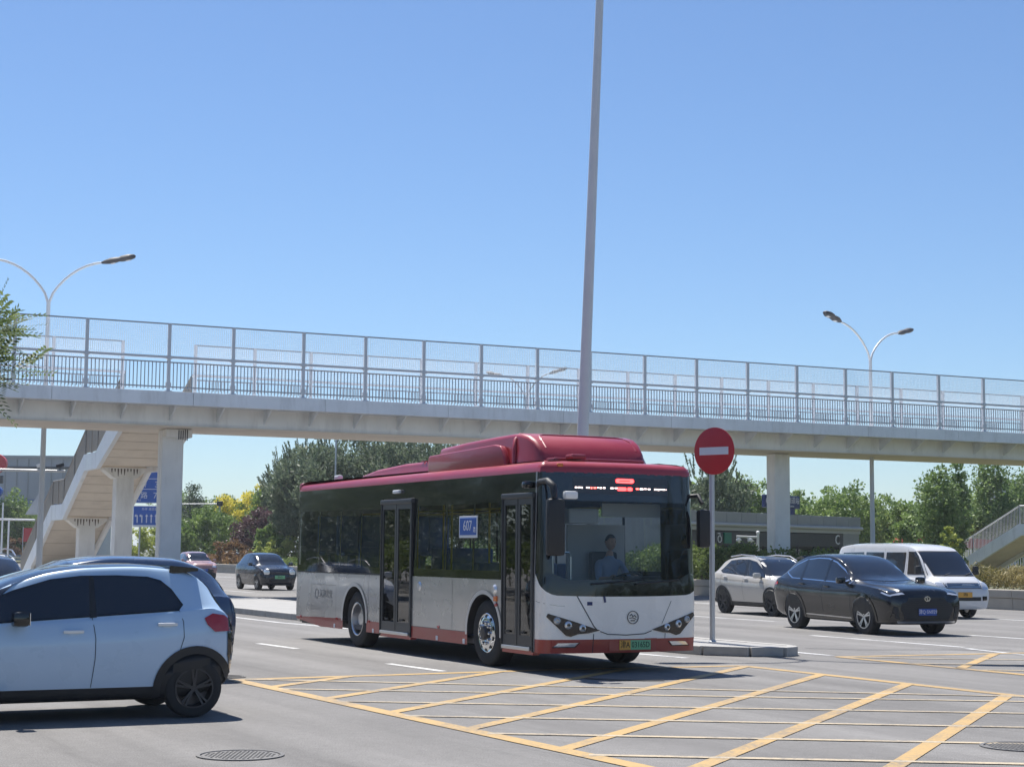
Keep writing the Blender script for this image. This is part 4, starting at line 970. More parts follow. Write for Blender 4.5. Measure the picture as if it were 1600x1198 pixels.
c.fp('tail_light_rear', [(.52, .87), (.71, .85), (.72, 1.0), (.55, 1.01)], REDL, .010, -1, True)
c.fp('headlight', [(.42, .66), (.66, .64), (.68, .76), (.5, .78)], LENS, .01, 1, True); c.fp('grille', [(-.4, .40), (.4, .40), (.42, .55), (-.42, .55)], BLACKP, .006)
MB().prism([(0, 0), (.30, .03), (.30, .06), (.0, .085)], 1.12, cframe((-2.14, -.56, 1.425), (-1, 0, .0), (0, 0, 1))).build('spoiler', BLACKG, c.root)
c.mirror(-.60, 1.0, .81, BLACKG, .17, .15, .16)
c.plate(-2.81, .62, .42, .13, PLATEG, 'AD', INK, -1)
# ---- black crossover
BLK = paint('black_paint', (.004, .0045, .006), .2, coat=.6)
st = [(.98, .34, .68, .78, .58, .64, .60, .42), (.94, .25, .80, .92, .78, .84, .78, .55), (.72, .23, .92, 1.01, .88, .92, .84, .62), (.3, .22, .99, 1.07, .90, .955, .87, .66), (-.2, .22, 1.03, 1.11, .90, .96, .885, .70), (-.55, .22, 1.05, 1.17, .90, .96, .88, .70),
      (-.95, .22, 1.05, 1.40, .90, .955, .875, .66), (-1.35, .22, 1.06, 1.60, .90, .955, .87, .63), (-1.75, .22, 1.07, 1.685, .90, .955, .87, .62), (-2.2, .22, 1.08, 1.70, .90, .955, .87, .62), (-2.7, .23, 1.10, 1.67, .90, .96, .87, .61), (-3.2, .25, 1.13, 1.56, .90, .96, .87, .60), (-3.55, .30, 1.14, 1.38, .88, .94, .85, .62), (-3.78, .36, 1.08, 1.18, .84, .90, .82, .62), (-3.88, .48, .92, 1.0, .74, .80, .74, .6)]
c = Car('crossover_car', 'glossy black crossover with silver alloys in the lane beyond the island', (8.38, 36.05, 0), -69, st, pmat=BLK, lower=BLACKP, lower_idx=2)
c.wheels((0, -2.85), .378, .235, .925, gap=.05, arch=BLACKG, archw=.06, nsp=5)
c.sp('window_trim', [(-.52, 1.055), (-3.02, 1.135), (-3.42, 1.27), (-3.1, 1.455), (-2.7, 1.57), (-2.2, 1.61), (-1.75, 1.60), (-1.4, 1.52), (-1.0, 1.34)], CHROME, .003)
c.sp('side_window', [(-.60, 1.08), (-3.0, 1.155), (-3.36, 1.27), (-3.08, 1.435), (-2.68, 1.548), (-2.2, 1.588), (-1.77, 1.578), (-1.43, 1.50), (-1.03, 1.325)], CGLASS, .007)
for x_ in (-1.62, -2.62): c.sp('window_pillar', [(x_-.04, 1.10), (x_+.04, 1.10), (x_+.02, 1.57), (x_-.045, 1.56)], BLACKG, .010)
c.fp('windshield', [(-.76, 1.14), (0, 1.12), (.76, 1.14), (.60, 1.58), (.3, 1.635), (-.3, 1.635), (-.60, 1.58)], CGLASS, .007); c.fp('rear_window', [(-.6, 1.25), (.6, 1.25), (.5, 1.5), (-.5, 1.5)], CGLASS, .007, -1)
c.seam([(-1.6, .42), (-1.63, .8), (-1.62, 1.08)]); c.seam([(-.5, .42), (-.46, .8), (-.55, 1.04)]); c.seam([(-2.62, 1.1), (-2.66, .9), (-2.45, .72)])
c.handle(-1.45, .98, BLK); c.handle(-2.5, 1.02, BLK)
c.fp('headlight', [(.52, .865), (.84, .825), (.85, .85), (.56, .90)], LENS, .012, 1, True, .05); c.sp('headlight_side', [(.90, .81), (.62, .89), (.66, .905), (.90, .845)], LENS, .010, du=.05)
MESHG = mat('grille_mesh', (.03, .031, .034), .35, metal=.5)
c.fp('grille', [(-.56, .36), (.56, .36), (.62, .55), (.44, .80), (-.44, .80), (-.62, .55)], BLACKP, .006)
for k in range(9):
    z = .37+k*.045; wz = .55 if z < .56 else .55-(z-.56)*.7; ribbon('grille_bar', [(-wz, z), (0, z+.006), (wz, z)], .012, c.front(.012), MESHG, c.root)
mb = MB().lathe([(.062, -.0), (.085, .0), (.085, .012), (.062, .012)], 24, cframe((1.0, 0, .775), (0, 1, 0), (-1, 0, 0)) @ Matrix.Diagonal((.85, 1, .65, 1)), True); mb.box((1.005, -.01, .77), (.014, .02, .09), Matrix.Rotation(rad(20), 3, 'X')).box((1.005, .015, .74), (.014, .06, .018)); mb.build('badge', CHROME, c.root)
c.fp('air_intake', [(.66, .34), (.84, .40), (.80, .62), (.70, .60)], BLACKP, .008, 1, True)
c.plate(1.005, .50, .44, .14, PLATEB, '津Q·5N929', RETRO)
c.fp('lower_lip', [(-.7, .27), (.7, .27), (.72, .31), (-.72, .31)], ALLOY, .008)
c.mirror(-.72, 1.13, .92, BLK, .2, .15, .12)
c.sp('tail_light', [(-3.55, 1.0), (-3.86, .93), (-3.86, .99), (-3.6, 1.06)], REDL, .008)
MB().prism([(0, 0), (.32, -.03), (.32, 0), (.05, .05)], 1.1, cframe((-3.05, -.55, 1.60), (-1, 0, 0), (0, 0, 1))).build('spoiler', BLK, c.root)
c.sp('sill_trim', [(-.5, .315), (-2.35, .345), (-2.35, .37), (-.5, .34)], ALLOY, .006)
# ---- pale beige crossover
CREAM = paint('cream_paint', (.47, .445, .40), .34)
st = [(.86, .36, .60, .68, .5, .58, .54, .38), (.8, .26, .74, .83, .70, .77, .72, .5), (.6, .22, .86, .95, .80, .85, .78, .56), (.2, .22, .95, 1.03, .82, .88, .81, .62), (-.25, .22, 1.0, 1.10, .82, .885, .81, .64), (-.6, .22, 1.02, 1.3, .82, .885, .81, .62), (-1.0, .22, 1.04, 1.52, .82, .885, .805, .60), (-1.45, .22, 1.06, 1.61, .82, .885, .80, .60), (-2.0, .22, 1.09, 1.62, .82, .885, .80, .59), (-2.5, .22, 1.12, 1.59, .82, .885, .80, .58), (-2.95, .26, 1.14, 1.48, .82, .88, .79, .57), (-3.2, .30, 1.12, 1.28, .80, .86, .77, .58), (-3.36, .38, 1.0, 1.08, .74, .80, .73, .56)]
def cream_car(label, loc, deg):
    c = Car('crossover_car', label, loc, deg, st, pmat=CREAM, lower=BLACKP, lower_idx=3)
    c.wheels((0, -2.58), .34, .21, .855, gap=.05, arch=BLACKP, archw=.065, nsp=5, rimmat=DALLOY)
    c.sp('window_trim', [(-.40, 1.03), (-2.66, 1.135), (-2.84, 1.2), (-2.5, 1.49), (-2.0, 1.53), (-1.5, 1.525), (-1.1, 1.46), (-.72, 1.26)], BLACKG, .003)
    c.sp('side_window', [(-.46, 1.05), (-2.64, 1.155), (-2.80, 1.2), (-2.48, 1.475), (-2.0, 1.513), (-1.5, 1.508), (-1.12, 1.445), (-.74, 1.25)], CGLASS, .007)
    c.sp('window_pillar', [(-1.50, 1.07), (-1.42, 1.07), (-1.44, 1.51), (-1.52, 1.51)], BLACKG, .01)
    c.fp('windshield', [(-.72, 1.09), (.72, 1.09), (.58, 1.50), (.3, 1.545), (-.3, 1.545), (-.58, 1.50)], CGLASS, .007); c.fp('rear_window', [(-.6, 1.18), (.6, 1.18), (.5, 1.46), (-.5, 1.46)], CGLASS, .007, -1)
    c.seam([(-1.44, .40), (-1.47, .8), (-1.45, 1.06)]); c.seam([(-.38, .40), (-.34, .8), (-.42, 1.02)]); c.seam([(-2.66, 1.12), (-2.68, .9), (-2.5, .72)]); c.seam([(-.36, .90), (-3.1, .985)], .007)
    c.handle(-1.3, .99, WHITEM); c.handle(-2.42, 1.03, WHITEM); c.mirror(-.58, 1.09, .85, CREAM, .2, .15, .14)
    c.fp('headlight', [(.42, .74), (.70, .70), (.72, .82), (.5, .86)], LENS, .012, 1, True, .05); c.fp('grille', [(-.45, .44), (.45, .44), (.5, .66), (-.5, .66)], BLACKP, .006); c.plate(.885, .50, .44, .14, PLATEB, '津', RETRO)
    c.sp('tail_light', [(-3.1, 1.02), (-3.3, .94), (-3.3, 1.08), (-3.12, 1.13)], REDL, .008)
    for g in (-1, 1): MB().tube([(-.95, g*.58, 1.50), (-1.3, g*.575, 1.625), (-2.0, g*.57, 1.655), (-2.6, g*.56, 1.60)], .017, 6).build('roof_rail', ALLOY, c.root)
    patch('sunroof', [(-1.15, -.42), (-1.15, .42), (-2.0, .42), (-2.0, -.42)], c.top(.006), CGLASS, c.root, .1, .1)
    return c
cc = cream_car('pale beige crossover with dark wheels behind the no entry post', (7.85, 45.7, 0), -67)
# ---- white van
VANW = paint('van_white', (.66, .665, .67), .35)
st = [(.92, .34, .62, .70, .60, .66, .62, .45), (.88, .26, .78, .88, .74, .79, .74, .52), (.72, .24, .93, 1.04, .80, .83, .77, .60), (.45, .24, 1.0, 1.16, .80, .845, .79, .68), (.15, .24, 1.04, 1.42, .80, .845, .79, .68), (-.2, .24, 1.06, 1.74, .80, .845, .79, .665), (-.5, .24, 1.08, 1.92, .80, .845, .79, .65), (-.9, .24, 1.1, 1.985, .80, .845, .79, .65), (-1.8, .24, 1.1, 2.02, .80, .845, .79, .65), (-3.3, .24, 1.1, 2.02, .80, .845, .79, .65), (-4.15, .26, 1.1, 1.96, .80, .845, .79, .65), (-4.37, .32, 1.1, 1.78, .78, .82, .77, .64), (-4.43, .40, 1.0, 1.3, .74, .78, .73, .6)]
c = Car('passenger_van', 'white passenger van with dark windscreen at the right behind the black crossover', (11.85, 45.7, 0), -70, st, cat='van', pmat=VANW, lower=VANW, crown=.06)
c.wheels((0, -2.57), .33, .2, .82, gap=.045, style='steel', rimmat=ALLOY)
c.fp('windshield_frame', [(-.76, 1.12), (.76, 1.12), (.66, 1.80), (-.66, 1.80)], BLACKP, .003); c.fp('windshield', [(-.73, 1.15), (.73, 1.15), (.635, 1.77), (-.635, 1.77)], CGLASS, .007)
for poly in ([(.18, 1.16), (-.62, 1.16), (-.66, 1.78), (-.36, 1.78), (-.2, 1.66)], [(-.78, 1.2), (-1.75, 1.2), (-1.75, 1.76), (-.78, 1.76)], [(-1.88, 1.2), (-2.8, 1.2), (-2.8, 1.76), (-1.88, 1.76)], [(-2.92, 1.2), (-4.08, 1.2), (-4.04, 1.74), (-2.92, 1.76)]): c.sp('side_window', poly, CGLASS, .007)
c.seam([(-.70, .35), (-.70, 1.85)]); c.seam([(-1.82, .35), (-1.82, 1.85)])
c.fp('grille', [(-.56, .80), (.56, .80), (.58, .95), (-.58, .95)], DARKM, .006)
for z in (.83, .875, .92): ribbon('grille_bar', [(-.55, z), (.55, z)], .018, c.front(.014), CHROME, c.root)
c.fp('headlight', [(.58, .76), (.79, .78), (.78, .96), (.60, .95)], LENS, .012, 1, True, .05)
c.fp('bumper_intake', [(-.5, .48), (.5, .48), (.5, .58), (-.5, .58)], BLACKP, .008); c.fp('fog_light', [(.55, .48), (.70, .5), (.70, .60), (.55, .60)], BLACKG, .01, 1, True)
c.plate(.935, .64, .44, .14, PLATEY, '津B', INK); c.mirror(.12, 1.28, .84, BLACKP, .16, .24, .1); c.handle(-.5, 1.0, WHITEM)
for y in (-.35, .3): MB().tube([(.5, y, 1.15), (.36, y+.3, 1.22)], .012, 5).build('wiper', BLACKP, c.root)
# ---- small dark hatchback with round lamps
DNAVY = paint('dark_navy_paint', (.008, .012, .022), .22, coat=.6)
st = [(.66, .34, .58, .64, .44, .54, .50, .36), (.6, .24, .72, .80, .66, .73, .68, .48), (.4, .2, .86, .93, .76, .80, .73, .54), (.0, .2, .95, 1.0, .78, .82, .76, .6), (-.3, .2, .98, 1.1, .78, .825, .76, .6), (-.65, .2, 1.0, 1.34, .78, .825, .75, .56), (-1.0, .2, 1.01, 1.50, .78, .825, .75, .55), (-1.5, .2, 1.03, 1.56, .78, .825, .75, .54), (-2.1, .2, 1.05, 1.54, .78, .825, .75, .53), (-2.5, .24, 1.06, 1.42, .78, .82, .74, .53), (-2.75, .3, 1.04, 1.18, .75, .79, .72, .54), (-2.85, .4, .9, .98, .68, .72, .66, .5)]
def small_car(name, label, loc, deg, pm, low, plate, ptxt, round_lamps):
    c = Car(name, label, loc, deg, st, pmat=pm, lower=low, lower_idx=3)
    c.wheels((0, -2.3), .30, .19, .795, gap=.045, nsp=5)
    c.sp('side_window', [(-.40, 1.01), (-2.3, 1.07), (-2.42, 1.14), (-2.2, 1.40), (-1.5, 1.45), (-1.1, 1.41), (-.72, 1.24)], CGLASS, .006)
    c.sp('window_pillar', [(-1.42, 1.03), (-1.34, 1.03), (-1.36, 1.45), (-1.43, 1.45)], pm, .01)
    c.fp('windshield', [(-.69, 1.06), (.69, 1.06), (.53, 1.45), (.25, 1.485), (-.25, 1.485), (-.53, 1.45)], CGLASS, .006); c.fp('rear_window', [(-.55, 1.12), (.55, 1.12), (.45, 1.38), (-.45, 1.38)], CGLASS, .007, -1)
    if round_lamps:
        for g in (-1, 1):
            p = c.front(.0)(g*.56, .74); fr_ = Matrix.Translation(p) @ Matrix.Rotation(rad(-90), 4, 'Z')
            MB().lathe([(.001, .045), (.06, .05), (.125, .03), (.14, -.04)], 24, fr_).build('headlight', LENS, c.root, smooth=60)
    else: c.fp('headlight', [(.45, .70), (.70, .68), (.70, .80), (.5, .80)], LENS, .012, 1, True, .05)
    c.fp('grille', [(-.4, .36), (.4, .36), (.44, .5), (-.44, .5)], BLACKP, .006); c.plate(.675, .55, .44, .14, plate, ptxt, RETRO if plate == PLATEB else INK); c.mirror(-.5, 1.08, .81, pm, .18, .14, .12)
    c.seam([(-1.38, .4), (-1.38, 1.03)]); c.seam([(-.34, .4), (-.36, 1.0)]); return c
small_car('hatchback_car', 'small dark hatchback with round white headlamps left of the bus', (-9.93, 70.5, 0), -62, DNAVY, DNAVY, PLATEG, '津AD', True)
ROSE = paint('rose_paint', (.36, .20, .18), .3)
small_car('hatchback_car', 'rose and black car on the main road beside the left bridge column', (-17.1, 92.5, 0), -64, ROSE, BLACKP, PLATEB, '津K', False)
NAVYP = paint('deep_blue_paint', (.045, .075, .14), .2)
nv = small_car('hatchback_car', 'dark blue car showing only its roof behind the pale blue hatchback', (-6.70, 21.03, 0), -152, NAVYP, BLACKP, PLATEB, '津', False)
nv.root.scale = (1.1, 1.1, 1.02)
small_car('hatchback_car', 'dark car partly cut by the left edge behind the blue hatchback', (-8.5, 27.8, 0), -58, DNAVY, BLACKP, PLATEB, '津', False)
cream_w = cream_car('white crossover with roof rails at the left edge above the other cars', (-11.3, 37.0, 0), -60)
for o in cream_w.root.children:
    for sl_ in o.material_slots:
        if sl_.material == CREAM: sl_.link = 'OBJECT'; sl_.material = VANW
small_car('hatchback_car', 'tiny white parked car behind the brown shrub on the far side', (-24.9, 141.0, 0), -120, VANW, VANW, PLATEB, '津', False)
# ================================================================ city bus
BL, HW = 10.34, 1.272
BSILVER = mat('bus_silver', (.52, .51, .49), .27, metal=.55, var=.05, vscale=1.2, coat=.5, dirt=.14, dirtcol=(.24, .22, .2), dscale=.9)
BSKIRT = mat('bus_skirt_red', (.33, .04, .032), .38, var=.05, vscale=1.5, coat=.4, dirt=.2, dirtcol=(.16, .09, .07), dscale=1.2)
BROOF = mat('bus_roof_red', (.31, .022, .036), .36, var=.06, vscale=1.2, coat=.35, dirt=.1, dirtcol=(.3, .1, .1), dscale=.8)
BFRONT = mat('bus_front_white', (.88, .855, .80), .3, var=.03, vscale=1.5, coat=.6, dirt=.15, dirtcol=(.3, .28, .25), dscale=1)
BGL = glass('bus_window_glass', (.70, .74, .75), 1.40); WSG = glass('windscreen_glass', (.74, .80, .81), 1.38); DGL = glass('door_glass', (.24, .31, .33), 1.85)
DOORF = mat('door_frame', (.06, .062, .066), .4, metal=.3)
bus = tag(empty('city_bus', (1.640, 23.642, 0), -1.1033), 'red and silver city bus with dark windows turning into the yellow box', 'bus')
# plan outline from the rear of the right side, round the front, to the rear of the left side
plan = []
for i in range(60): plan.append((-BL+.12+(BL-.12-.26)*i/59, -HW))
for i in range(1, 15):
    a = rad(90)*i/14; plan.append((-.26+.14*math.sin(a), -HW+.112*(1-math.cos(a))))
for i in range(1, 25):
    y = -1.16+2.32*i/24; plan.append((-.12+.12*(1-abs(y/1.16)**2.2), y))
half = [(x, -y) for x, y in reversed(plan[:74])]
plan = plan+half[1:]
plan = [Vector(p) for p in plan]
SS = [0.]
for a, b in zip(plan[:-1], plan[1:]): SS.append(SS[-1]+(b-a).length)
SS = np.array(SS); PX = np.array([p.x for p in plan]); PY = np.array([p.y for p in plan])
STOT = SS[-1]; SMID = STOT/2
def sX(x): return x+BL-.12                          # along the right side
def sXl(x): return STOT-(x+BL-.12)
iy = slice(60, 60+14+24+14)
def sY(y): return float(np.interp(y, PY[59:59+15+24+14], SS[59:59+15+24+14]))
def bsurf(off=0.):
    def fn(s, z):
        x = float(np.interp(s, SS, PX)); y = float(np.interp(s, SS, PY))
        x2 = float(np.interp(s+.03, SS, PX)); y2 = float(np.interp(s+.03, SS, PY)); x1 = float(np.interp(s-.03, SS, PX)); y1 = float(np.interp(s-.03, SS, PY))
        nrm = Vector((y2-y1, -(x2-x1), 0)).normalized()
        k = max(0, z-1.15)*.075; fr = min(1, max(0, (x+.3)/.2)); ins = max(0, z-1.2)*.02
        low = max(0, .55-z)*.12*fr
        return Vector((x-k*fr-low, y*(1-ins/HW), z))+nrm*off
    return fn
def bp(name, poly, mt, off=0., parent=None, du=.12, dv=.25): return patch(name, poly, bsurf(off), mt, parent or bus, du, dv)
def rect(a, b, z0, z1): return [(a, z0), (b, z0), (b, z1), (a, z1)]
RW, FW_ = -7.186, -1.987                              # axles
def arch(xc, R, n=18, zc=.5, lo=.30): return [(xc+R*math.cos(math.pi-math.pi*i/n), max(lo, zc+R*math.sin(math.pi-math.pi*i/n))) for i in range(n+1)]
ZB, ZR, ZG, ZT = .28, .475, 1.275, 2.80
AR = .565
for sd_, X in ((1, sX), (-1, sXl)):
    def P(pts): return [(X(x), z) for x, z in pts]
    def zr(x): return .475-.05*max(0, (-8-x)/2.2)
    def lower(name, x0, x1, mt, zlo, zhi, arcs):
        """panel between heights with arch notches"""
        pts = [(x0, zlo(x0) if callable(zlo) else zlo)]
        pts.append((x1, zlo(x1) if callable(zlo) else zlo)); pts += [(x1, zhi(x1) if callable(zhi) else zhi), (x0, zhi(x0) if callable(zhi) else zhi)]
        return bp(name, P(pts), mt)
    lo = lambda x: .285 if x > -8.9 else .285+.10*(-8.9-x)/1.3
    doors = ((-5.97, -4.68), (-1.36, -.40)) if sd_ == 1 else ()
    cuts = sorted([(RW-AR, RW+AR, 'w', RW), (FW_-AR, FW_+AR, 'w', FW_)]+[(a, b, 'd', 0) for a, b in doors])
    x = -BL+.12; edges = []
    for a, b, k, c_ in cuts+[(-.36, None, 'e', 0)]:
        if a > x+.02:
            segs = [x, a] if not (x < -9 and a > -8.5) else [x, -8.9, a]
            for u, v in zip(segs[:-1], segs[1:]):
                bp('skirt_panel', P([(u, lo(u)), (v, lo(v)), (v, zr(v)), (u, zr(u))]), BSKIRT)
                bp('side_panel', P([(u, zr(u)), (v, zr(v)), (v, ZG), (u, ZG)]), BSILVER)
        if k == 'w':
            A_ = arch(c_, AR)
            bp('side_panel', P([(a, .5)]+A_[1:-1]+[(b, .5), (b, ZG), (a, ZG)]), BSILVER)
            vs = []; fn = bsurf(.012); fn0 = bsurf(-.42); n_ = 26; vi = []
            for i in range(n_+1):
                t = math.pi+rad(6)-(math.pi+rad(12))*i/n_
                for R in (AR-.012, AR+.05): vs.append(fn(X(c_+R*math.cos(t)), .5+R*math.sin(t)))
                vi += [bsurf(-.002)(X(c_+AR*math.cos(t)), max(.3, .5+AR*math.sin(t))), fn0(X(c_+AR*math.cos(t)), max(.3, .5+AR*math.sin(t)))]
            q_ = [(2*k_, 2*k_+1, 2*k_+3, 2*k_+2) for k_ in range(n_)]
            MB().add(vs, q_).build('arch_trim', mat('arch_silver', (.62, .61, .6), .3, metal=.4) if sd_ == 1 and c_ == RW else bpy.data.materials['arch_silver'], bus, smooth=60)
            MB().add(vi, q_).build('wheel_well', BLACKP, bus, smooth=60)
            bp('well_back', P([(c_-AR, .2), (c_+AR, .2), (c_+AR, 1.1), (c_-AR, 1.1)]), BLACKP, -.42)
        x = b if b is not None else x
    # glass band: black surround with clear panes
    if sd_ == 1: panes = [(-10.12, -9.1), (-9.02, -8.0), (-7.92, -7.0), (-6.92, -6.12), (-4.5, -3.42), (-3.34, -2.42), (-2.34, -1.5)]
    else: panes = [(-10.0+1.12*i, -10.0+1.12*i+1.04) for i in range(8)]
    zl, zh = 1.40, 2.40
    ends = [-BL+.12]
    bp('window_mask', P([(-BL+.12, zh), (-.36, zh), (-.36, ZT), (-BL+.12, ZT)]), BLACKG) if sd_ == -1 else None
    if sd_ == 1:
        for a, b, t0 in ((-BL+.12, -5.97, zh), (-5.97, -4.68, 2.55), (-4.68, -1.36, zh), (-1.36, -.40, 2.52), (-.40, -.36, zh)): bp('window_mask', P(rect(a, b, t0, ZT)), BLACKG)
    xs_ = -BL+.12; seq = [(a, b, 'p') for a, b in panes]+[(a, b, 'd') for a, b in doors]
    for a, b, k in sorted(seq)+[(-.36, None, 'e')]:
        if a > xs_+.005: bp('window_mask', P(rect(xs_, a, ZG, zh)), BLACKG)
        if k == 'p':
            bp('window_mask', P(rect(a, b, ZG, zl)), BLACKG); bp('side_window', P(rect(a, b, zl, zh)), BGL, -.004)
        xs_ = b if b is not None else xs_
    bp('beltline_trim', P(rect(-BL+.13, -6.0, ZG-.012, ZG+.012)), BLACKP, .004)
# rear wall
MB().bevbox((-BL+.07, 0, 1.56), (.14, 2.44, 2.5), .06).build('rear_wall', BSILVER, bus, smooth=50)
MB().bevbox((-BL+.075, 0, 2.87), (.17, 2.46, .2), .07).build('rear_roof_cap', BROOF, bus, smooth=50)
MB().bevbox((-BL-.005, 0, 2.1), (.02, 1.9, .9), .008).build('rear_window', CGLASS, bus)
for g in (-1, 1): MB().bevbox((-BL-.01, g*1.05, .9), (.03, .14, .5), .01).build('tail_light', REDL, bus)
MB().bevbox((-BL-.02, -1.1, 2.2), (.05, .06, .12), .01).build('marker_lamp', WHITEM, bus)
# roof shell
prof = [(0, ZT-.01), (.004, ZT+.045), (.03, ZT+.10), (.085, ZT+.14), (.2, ZT+.165), (.45, ZT+.18)]
fn = bsurf(0); ring = []; N_ = 150
loop = [SS[0]+(STOT)*i/N_ for i in range(N_+1)]
V = []; base = [fn(s, ZT-.01) for s in loop]
base = [Vector((-BL+.02, -1.2, ZT-.01))]+base+[Vector((-BL+.02, 1.2, ZT-.01))]
nb_ = len(base); cen = Vector((-BL/2, 0, 0))
for ins, z in prof:
    for i, p in enumerate(base):
        a = base[(i-1) % nb_]; b = base[(i+1) % nb_]; t = (b-a); nn = Vector((-t.y, t.x, 0)).normalized()
        front_drop = -.0
        V.append(Vector((p.x+nn.x*ins, p.y+nn.y*ins, z)))
F = [(k*nb_+i, k*nb_+(i+1) % nb_, (k+1)*nb_+(i+1) % nb_, (k+1)*nb_+i) for k in range(len(prof)-1) for i in range(nb_)]
F.append(tuple((len(prof)-1)*nb_+i for i in range(nb_)))
MB().add(V, F).build('roof', BROOF, bus, smooth=50)
RZ = ZT+.178
def pod(name, sections, parent=bus, mt=BROOF):
    """loft of rounded boxes: sections (x, half width bottom, half width top, top z)"""
    V = []; m_ = 0
    for x, wb_, wt_, zt in sections:
        h = zt-(RZ-.06); pts = []
        for t in range(9):
            a = rad(90)*t/8; r_ = min(.075, h*.6)
            pts.append((wt_-r_+r_*math.cos(a)+(0), zt-r_+r_*math.sin(a)))
        pr_ = [(wb_, RZ-.06)]+pts
        full = [(x, y, z) for y, z in pr_]+[(x, -y, z) for y, z in reversed(pr_)]
        m_ = len(full); V += full
    F = [(i*m_+k, i*m_+k+1, (i+1)*m_+k+1, (i+1)*m_+k) for i in range(len(sections)-1) for k in range(m_-1)]
    F += [tuple(range(m_)), tuple((len(sections)-1)*m_+k for k in reversed(range(m_)))]
    return MB().add(V, F).build(name, mt, parent, smooth=45)
ac = pod('air_conditioner', [(-8.45, .80, .70, RZ+.02), (-8.3, .84, .74, RZ+.08), (-7.5, .88, .78, RZ+.15), (-6.2, .90, .80, RZ+.20), (-4.4, .90, .80, RZ+.20)])
for k in range(6): MB().bevbox((-5.4+.14*k, -.7, RZ+.205), (.05, .22, .02), .006).build('vent_louvre', BROOF, ac)
main = pod('roof_pod', [(-4.46, 1.0, .90, RZ+.32), (-4.36, 1.02, .93, RZ+.37), (-3.4, 1.03, .95, RZ+.41), (-2.4, 1.03, .95, RZ+.44), (-1.75, 1.03, .95, RZ+.45), (-1.5, 1.03, .94, RZ+.44), (-1.3, 1.02, .93, RZ+.40), (-1.15, 1.0, .91, RZ+.33), (-1.0, .98, .88, RZ+.2), (-.93, .96, .85, RZ+.04)])
for g in (-1, 1):
    mb = MB(); prf = [(-4.48, 0), (-4.48, .25), (-4.43, .28), (-2.05, .34), (-1.85, .31), (-1.76, .23), (-1.66, 0)]
    mb.prism([(x, z) for x, z in prf], .10, cframe((0, g*1.0+(.0 if g > 0 else 0), RZ-.04), (1, 0, 0), (0, 0, 1)) if g < 0 else cframe((0, 1.1, RZ-.04), (1, 0, 0), (0, 0, 1)))
    o = mb.build('pod_step', BROOF, main); md = o.modifiers.new('bevel', 'BEVEL'); md.width = .022; md.segments = 3; o.data.polygons.foreach_set('use_smooth', [True]*len(o.data.polygons))
    # raised arch band over the pod
    mb = MB()
    pts = [(-1.52, g*1.02, RZ-.02), (-1.56, g*1.0, RZ+.2), (-1.62, g*.955, RZ+.35), (-1.68, g*.86, RZ+.43), (-1.7, 0, RZ+.437)]
    mb.tube(pts, [.04, .04, .035, .03, .03], 8); mb.build('arch_band', BROOF, main, smooth=60)
    mb = MB(); mb.tube([(-1.42, 0, RZ+.425), (-1.40, g*.62, RZ+.42), (-1.33, g*.72, RZ+.395), (-1.2, g*.76, RZ+.345), (-1.02, g*.76, RZ+.2)], .022, 6); mb.build('rim_bead', BROOF, main, smooth=60)
MB().bevbox((-.72, -.1, RZ+.02), (.26, 1.5, .06), .02).build('roof_hatch', BROOF, bus); MB().bevbox((-.5, -.55, RZ+.06), (.2, .24, .07), .025).build('hatch_handle', BROOF, bus)
for y in (-.95, .35): MB().bevbox((-.24, y, ZT+.10), (.05, .09, .05), .015).build('marker_lamp', ORL, bus)
MB().tube([(-9.75, -.75, RZ+.0), (-9.75, .1, RZ+.02)], .018, 6).build('camera_bar', GALV, bus)
for y in (-.62, .02): MB().bevbox((-9.8, y, RZ+.09), (.22, .11, .1), .03).tube([(-9.76, y, RZ), (-9.76, y, RZ+.06)], .015, 6).build('roof_camera', WHITEM, bus)
# front: bumper, face, mask, windscreen
yl, yr = -1.25, 1.25
s0, s1 = sX(-.36), sXl(-.36); sc = SMID
def S(y):
    return sc+(sY(y)-sY(0))
def zw(s):                                                          # lower edge of the black windscreen area
    t = abs(s-sc)/(s1-sc); return 1.065+.03*t**2+.30*max(0, (t-.72)/.28)**2
low_e = [(s0+(s1-s0)*i/36, 0) for i in range(37)]
bp('front_bumper', [(s0, .285), (s1, .285)]+[(s, ZR-.0) for s, _ in reversed(low_e)], BSKIRT, 0)
bp('front_face', [(s0, ZR), (s1, ZR)]+[(s, zw(s)) for s, _ in reversed(low_e)], BFRONT, 0)
zg0, zg1 = 1.30, 2.40; e0, e1 = s0+.34, s1-.34
bp('windscreen_mask', [(s, zw(s)) for s, _ in low_e]+[(s1, 1.385), (e1, zg0+.085)]+[(e1+(e0-e1)*i/10, zg0) for i in range(1, 10)]+[(e0, zg0+.085), (s0, 1.385)], BLACKG)
bp('windscreen_pillar', rect(s0, e0, 1.385, zg1), BLACKG); bp('windscreen_pillar', rect(e1, s1, 1.385, zg1), BLACKG)
bp('windscreen', [(e0+(e1-e0)*i/10, zg0 if 0 < i < 10 else zg0+.085) for i in range(11)]+[(e1, zg1), (e0, zg1)], WSG, -.004)
DISPG = mat('display_glass', (.010, .014, .022), .05, coat=.5)
bp('display_panel', rect(s0, s1, zg1, ZT), DISPG); bp('display_window', rect(S(-.8), S(.8), 2.50, 2.735), mat('display_matrix', (.035, .042, .055), .3), .004)
LED = emit('led_red', (1., .10, .08), 5.); LEDW = emit('led_white', (1., .75, .70), 3.2); LEDR = emit('led_bright_red', (1., .03, .03), 7.)
random.seed(3)
bits = []; x_ = -.77
while x_ < .77:
    w_ = random.uniform(.02, .06)
    if random.random() < .92 and abs(x_-.02) > .14: bits.append((x_, min(.77, x_+w_)))
    x_ += w_+random.uniform(.008, .022)
